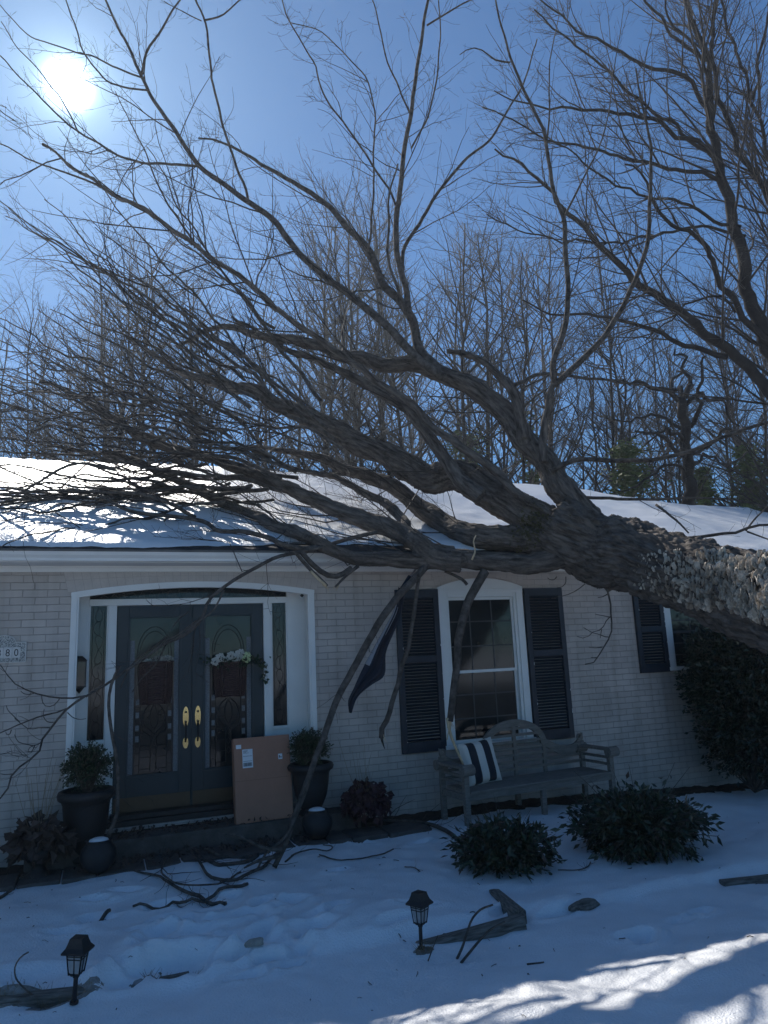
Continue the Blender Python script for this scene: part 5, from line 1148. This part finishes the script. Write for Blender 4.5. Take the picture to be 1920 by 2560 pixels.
MB().add(np.concatenate(VV), t=np.concatenate(TT)).build('foliage', M['holly'], t); PP = np.concatenate(PP); MB().tubes(PP, np.broadcast_to(np.array([[.011, .008, .005, .002]]), (len(PP), 4)), 4).build('stems', M['limb'], t)

# ------------------------------------------------------------------ path lights
def path_light(label, p, h, tilt, rz):
    t = thing('path_light', label, 'garden light', tuple(p)); t.rotation_euler = (tilt[0], tilt[1], rz); s = h / .36
    def B(mb, n, m, bev=0): o = mb.build(n, M[m], t, bev=bev); o.scale = (s, s, s); return o
    B(MB().tube([(0, 0, -.08), (0, 0, .145)], .0125, 10).tube([(0, 0, .0), (0, 0, .012)], .024, 10).tube([(0, 0, .135), (0, 0, .15)], .017, 10), 'post', 'black')
    fr = MB(); zb, zt, rb, rt_ = .155, .275, .030, .044
    fr.add([(-.02, -.02, .145), (.02, -.02, .145), (.02, .02, .145), (-.02, .02, .145), (-.033, -.033, .162), (.033, -.033, .162), (.033, .033, .162), (-.033, .033, .162)], q=[(3, 2, 1, 0), (0, 1, 5, 4), (1, 2, 6, 5), (2, 3, 7, 6), (3, 0, 4, 7), (4, 5, 6, 7)])
    for a in range(4):
        M4 = Matrix.Rotation(a * math.pi / 2, 3, 'Z')
        for u in (-1, 0, 1):
            w = .0065 if u else .004; q0 = M4 @ Vector((u * rb, -rb, zb)); q1 = M4 @ Vector((u * rt_, -rt_, zt)); fr.bar(q0, q1, w, w)
        for z in (.238, .254):
            k = rb + (rt_ - rb) * (z - zb) / (zt - zb); fr.bar(M4 @ Vector((-k, -k, z)), M4 @ Vector((k, -k, z)), .004, .004)
    B(fr, 'lantern_frame', 'black')
    gl = MB(); a, c_ = rb - .004, rt_ - .004
    gl.add([(-a, -a, zb + .006), (a, -a, zb + .006), (a, a, zb + .006), (-a, a, zb + .006), (-c_, -c_, zt), (c_, -c_, zt), (c_, c_, zt), (-c_, c_, zt)], q=[(0, 1, 5, 4), (1, 2, 6, 5), (2, 3, 7, 6), (3, 0, 4, 7)])
    B(gl, 'pane', 'lampglass')
    cp = MB(); L = [(.066, .270), (.067, .279), (.050, .300), (.041, .325), (.036, .345), (.0, .347)]
    Vv = [(sx * r, sy * r, z) for r, z in L for sx, sy in ((-1, -1), (1, -1), (1, 1), (-1, 1))]
    cp.add(Vv, q=[(i * 4 + j, i * 4 + (j + 1) % 4, i * 4 + 4 + (j + 1) % 4, i * 4 + 4 + j) for i in range(len(L) - 1) for j in range(4)] + [(3, 2, 1, 0)])
    B(cp, 'cap', 'black')
    B(MB().lathe([(0, .16), (.012, .165), (.014, .18), (.006, .195), (.004, .235), (0, .236)], n=10), 'bulb', 'steel')
pL = G(185, 2512); path_light('black path light on the left, standing in a melted hollow of snow', pL, .365, (R_(1), R_(3), 0), R_(-25))
pR = G(1053, 2372); path_light('black path light in front of the weathered corner timber', pR, .355, (0, R_(1), 0), R_(30))

# ------------------------------------------------------------------ timbers, stones, sticks on the snow
def timber(label, a, b_, w, h, z0, z1):
    p, q = np.array(a), np.array(b_); mid = (p + q) / 2; t = thing('landscape_timber', label, 'timber', (mid[0], mid[1], mid[2]))
    d = q - p; L = np.linalg.norm(d[:2]); ang = math.atan2(d[1], d[0]); t.rotation_euler = (0, -math.atan2(z1 - z0, L), ang)
    n = 40; us = np.linspace(-L / 2, L / 2, n); prof_ = [(-w / 2, -h), (w / 2, -h), (w / 2, -.012), (w / 2 - .012, 0), (0, .003), (-w / 2 + .012, 0), (-w / 2, -.012)]
    P = np.array([[(u, y, z) for y, z in prof_ + prof_[:1]] for u in us]); P[..., 1:] += .003 * fbm(P * np.array([3, 30, 30]), 83, 3)[..., None]
    m = MB().grid(P[:, ::-1]); m.add(P[0, :-1], p=[list(range(7))]); m.add(P[-1, :-1], p=[list(range(7))[::-1]])
    m.build('beam', M['timber'], t); t.location[2] = mid[2] + (z0 + z1) / 2
cA = G(1000, 2330); cB = G(1308, 2318); cC = G(1235, 2225)
timber('weathered timber edging the bed, running left of its snowy corner', cA, cB, .10, .2, -.015, .085)
timber('short weathered timber running back from the bed corner', cB + (cC - cB) * .10, cC, .10, .2, .080, .012)
timber('timber end bared by melting snow under the left path light', G(-60, 2487), G(225, 2478), .10, .2, .008, -.02)
timber('half buried timber at the right picture edge', G(1805, 2214), G(1960, 2204), .10, .2, .035, .06)
timber('splintered timber stub in the trampled snow between the path lights', G(385, 2436), G(470, 2426), .08, .2, -.004, .014)
def stone(label, px, py, r, m, seed, sq=(1, .6, .5)):
    p = G(px, py); t = MB(); a = np.linspace(0, 2 * np.pi, 16, endpoint=False); b_ = np.linspace(.02, np.pi * .55, 8)
    P = np.array([[(r * sq[0] * math.sin(v) * math.cos(u), r * sq[1] * math.sin(v) * math.sin(u), r * sq[2] * math.cos(v)) for u in np.append(a, 0)] for v in b_]); P *= 1 + .25 * fbm(P / r * 1.3 + seed * 7, 91, 2)[..., None]; P[:, -1] = P[:, 0]
    o = t.grid(P[:, ::-1]).build('edging_stone', M[m], smooth=False); o.location = p; tag(o, label, 'stone')
stone('dark edging stone poking out of the snow right of the corner timber', 1463, 2270, .085, 'timber', 1, (1.6, .7, .55))
stone('pale block showing through the snow between the path lights', 636, 2382, .05, 'stone', 2, (1.3, .8, .7))

def gstick(label, spec, th0, th1, lift=.0, sides=6, twig=0, seed=0, cat='branch', name='fallen_branch', m='limb', up=None):
    q = pix(spec); P = np.array([G(x, y) for x, y in q]); t = thing(name, label, cat, tuple(P[0])); off = np.array(P[0]); r = np.random.default_rng(seed)
    n = max(8, len(q) * 4); P = resample(P, n); rad = np.linspace(th0, th1, n) / 2 * (6.2 if th0 > 4.5 else 5.6) / FPX
    s = np.linspace(0, 1, n); P[:, 2] = gz(P[:, 0], P[:, 1]) + rad * .7 + lift * np.sin(np.pi * s) + (0 if up is None else up * s)
    MB().tube(P - off, rad, sides).build('stem', M[m], t, smooth=True)
    if twig:
        a, ar = spawn(P[None], rad[None], 2.2 * twig / max(.2, np.linalg.norm(np.diff(P, axis=0), axis=1).sum()), (30, 70), (.12, .3), .08, .4, 6, (0, 0, .2), .1, .2, .012, .2, .3, None, rmin=.002)
        if len(a): 
            a[..., 2] = np.maximum(a[..., 2], gz(a[..., 0], a[..., 1]) + .004); MB().tubes(a - off, ar, 4).build('side_twigs', M['twig'], t, smooth=True)
    return t
GS = [('thick dark branch curved like a bow on the snow before the door', [('g', [(818, 98), (850, 135), (880, 160), (960, 183), (1040, 175), (1112, 142)])], 8, 12, 0, 4),
      ('paler branch nested inside the bow shaped one before the door', [('g', [(830, 95), (900, 130), (980, 158), (1060, 155), (1110, 142)])], 7, 10, .03, 3),
      ('long sagging branch looping through the heap of debris', [('g', [(840, 110), (870, 190), (920, 250), (1000, 262), (1100, 215), (1180, 150), (1215, 110)])], 7, 9, .02, 5),
      ('straight peeled branch lying lowest in the heap of debris', [('g', [(575, 360), (700, 358), (830, 352), (950, 302), (1070, 263)])], 6, 8, .02, 3),
      ('forked branch crossing the peeled one in the heap', [('g', [(580, 205), (680, 235), (740, 275), (830, 318), (975, 353)])], 5, 9, .02, 5),
      ('thin branch bent round the left of the heap', [('g', [(760, 120), (715, 190), (710, 260), (760, 290), (850, 293), (930, 283), (1040, 210)])], 5, 4, .06, 6),
      ('slender branch stretched left along the edge of the stone step', [('g', [(470, 165), (560, 150), (640, 135), (720, 145), (830, 125)])], 4, 5, .01, 4),
      ('crooked twig with a hooked end lying right of the heap', [('g', [(1232, 166), (1300, 130), (1360, 120), (1415, 126), (1432, 100), (1395, 92)])], 5, 3, .02, 2),
      ('long thin twig sagging on the open snow', [('g', [(1380, 135), (1460, 162), (1560, 156), (1650, 135), (1700, 110)])], 4, 4, .01, 2),
      ('forked twig lying below the withered brown plant', [('g', [(270, 235), (320, 212), (362, 195)])], 3, 3, .01, 3),
      ('short bark covered stick at the left picture edge', [('g', [(-10, 330), (20, 312), (48, 292)])], 9, 6, .0, 2),
      ('broken slab of bark lying on the trampled snow', [('g', [(392, 428), (430, 410), (474, 392)])], 9, 8, .0, 0),
      ('long dark branch lying along the soil bed by the bench', [('s', [(800, 2090), (880, 2072), (960, 2060), (1060, 2066), (1110, 2082), (1160, 2115)])], 9, 13, .02, 8),
      ('dark twig lying on the snow just below the bench shrubs', [('s', [(1395, 2176), (1450, 2178), (1472, 2168), (1476, 2156)])], 3, 3, .01, 2),
      ('short twig on the snow above the corner timber path light', [('s', [(1012, 2168), (1035, 2173), (1050, 2180)])], 3, 3, .01, 1),
      ('flat twig on the open snow at the lower right', [('s', [(1318, 2413), (1340, 2410), (1360, 2407)])], 4, 3, .0, 0)]
for i, (lb, sp, a, b_, lf, tw) in enumerate(GS): gstick(lb, sp, a, b_, lf, twig=tw, seed=300 + i)
def stem_up(label, pts, th, base, yoff=0):
    p = G(*base); Y = float(p[1]); P = resample(np.array([PY(x, y, Y + yoff * k) for k, (x, y) in enumerate(pts)]), 14); t = thing('leaning_twig', label, 'twig', tuple(p))
    MB().tube(P - p, np.linspace(th, th * .7, 14) / 2 * 5.2 / FPX, 6).build('stem', M['limb'], t, smooth=True)
stem_up('twig stuck upright in the snow before the corner timber', [(1142, 2398), (1155, 2370), (1168, 2330), (1180, 2298), (1200, 2275), (1232, 2262)], 6, (1142, 2398))
stem_up('arched twig stuck in the snow, leaning to the timber corner', [(1152, 2408), (1175, 2380), (1200, 2350), (1225, 2325), (1262, 2304)], 6, (1152, 2408))
stem_up('thin straight stem standing right of the corner timber path light', [(1070, 2403), (1082, 2370), (1095, 2338)], 3, (1070, 2403))
stem_up('wiry stem curling up beside the left path light', [(95, 2497), (60, 2470), (38, 2440), (38, 2415), (55, 2390), (72, 2380)], 4, (95, 2497))

# bare patches where the snow has melted through
def bare(px, py, a, b_, rot, seed):
    c0 = G(px, py); t = np.linspace(0, 2 * np.pi, 49); q = np.linspace(0, 1, 9); rr_ = 1 + .35 * fbm(np.stack([np.cos(t) * 1.6 + seed, np.sin(t) * 1.6, 0 * t], -1), 95, 3); rr_[-1] = rr_[0]
    u = a * rr_[:, None] * np.cos(t)[:, None] * q; v = b_ * rr_[:, None] * np.sin(t)[:, None] * q; x = c0[0] + u * math.cos(rot) - v * math.sin(rot); y = c0[1] + u * math.sin(rot) + v * math.cos(rot)
    z = gz(x, y) + .007 * (1 - q[None] ** 6) - .003 + .002 * fbm(np.stack([x * 25, y * 25, 0 * x], -1), 97, 2) * (1 - q[None])
    o = MB().grid(np.stack([x, y, z], -1)).build('bare_ground', M['baresoil'], smooth=True); o['kind'] = 'structure'
    r = np.random.default_rng(seed); n = 60; g = r.uniform(0, 1, n) ** .5 * .85; th = r.uniform(0, 6.28, n); bx = c0[0] + a * g * np.cos(th); by = c0[1] + b_ * g * np.sin(th); bz = gz(bx, by); B = np.stack([bx, by, bz], -1); d = r.normal(0, .025, (n, 3)); d[:, 2] = r.uniform(.01, .06, n)
    return np.stack([B, B + d * .5, B + d + r.normal(0, .008, (n, 3))], 1)
GR = np.concatenate([bare(170, 2500, .20, .08, .1, 3), bare(50, 2478, .22, .07, .0, 4), bare(425, 2412, .20, .07, .0, 5), bare(1060, 2378, .07, .05, 0, 6), bare(60, 2205, .30, .10, .2, 7)])
o = MB().tubes(GR, np.broadcast_to(np.array([[.0016, .0013, .0007]]), (len(GR), 3)), 3).build('dry_grass', M['straw']); tag(o, 'dry grass blades in the melted patches of snow', 'grass', kind='stuff')

# small litter on the snow
n = 200; r = np.random.default_rng(77); x = r.uniform(-1, 6.5, n); y = r.uniform(-5.6, -.7, n); L = .006 + .03 * r.random(n) ** 2.5; a = r.uniform(0, 6.28, n); z = gz(x, y) + .004
P = np.stack([np.stack([x - np.cos(a) * L, y - np.sin(a) * L, z], -1), np.stack([x, y, z + .004], -1), np.stack([x + np.cos(a + .3) * L, y + np.sin(a + .3) * L, gz(x + np.cos(a + .3) * L, y + np.sin(a + .3) * L) + .004], -1)], 1)
o = MB().tubes(P, np.repeat(r.uniform(.001, .0035, n)[:, None], 3, 1), 4, True).build('twig_litter', M['twig']); tag(o, 'bits of bark and twig scattered over the snow', 'litter', kind='stuff')


# thin haze volume added to lighten the far wood, most towards the sun
hz = MB().box((-90, -60, -3), (110, 75, 32)).build('haze'); hz['kind'] = 'stuff'
hm = bpy.data.materials.new('haze'); hm.use_nodes = True; n_ = hm.node_tree; n_.nodes.clear(); ho = n_.nodes.new('ShaderNodeOutputMaterial'); hv = n_.nodes.new('ShaderNodeVolumePrincipled')
hv.inputs['Color'].default_value = (.80, .90, 1, 1); hv.inputs['Density'].default_value = .0012; hv.inputs['Anisotropy'].default_value = .5
n_.links.new(hv.outputs[0], ho.inputs['Volume']); hz.data.materials.append(hm)
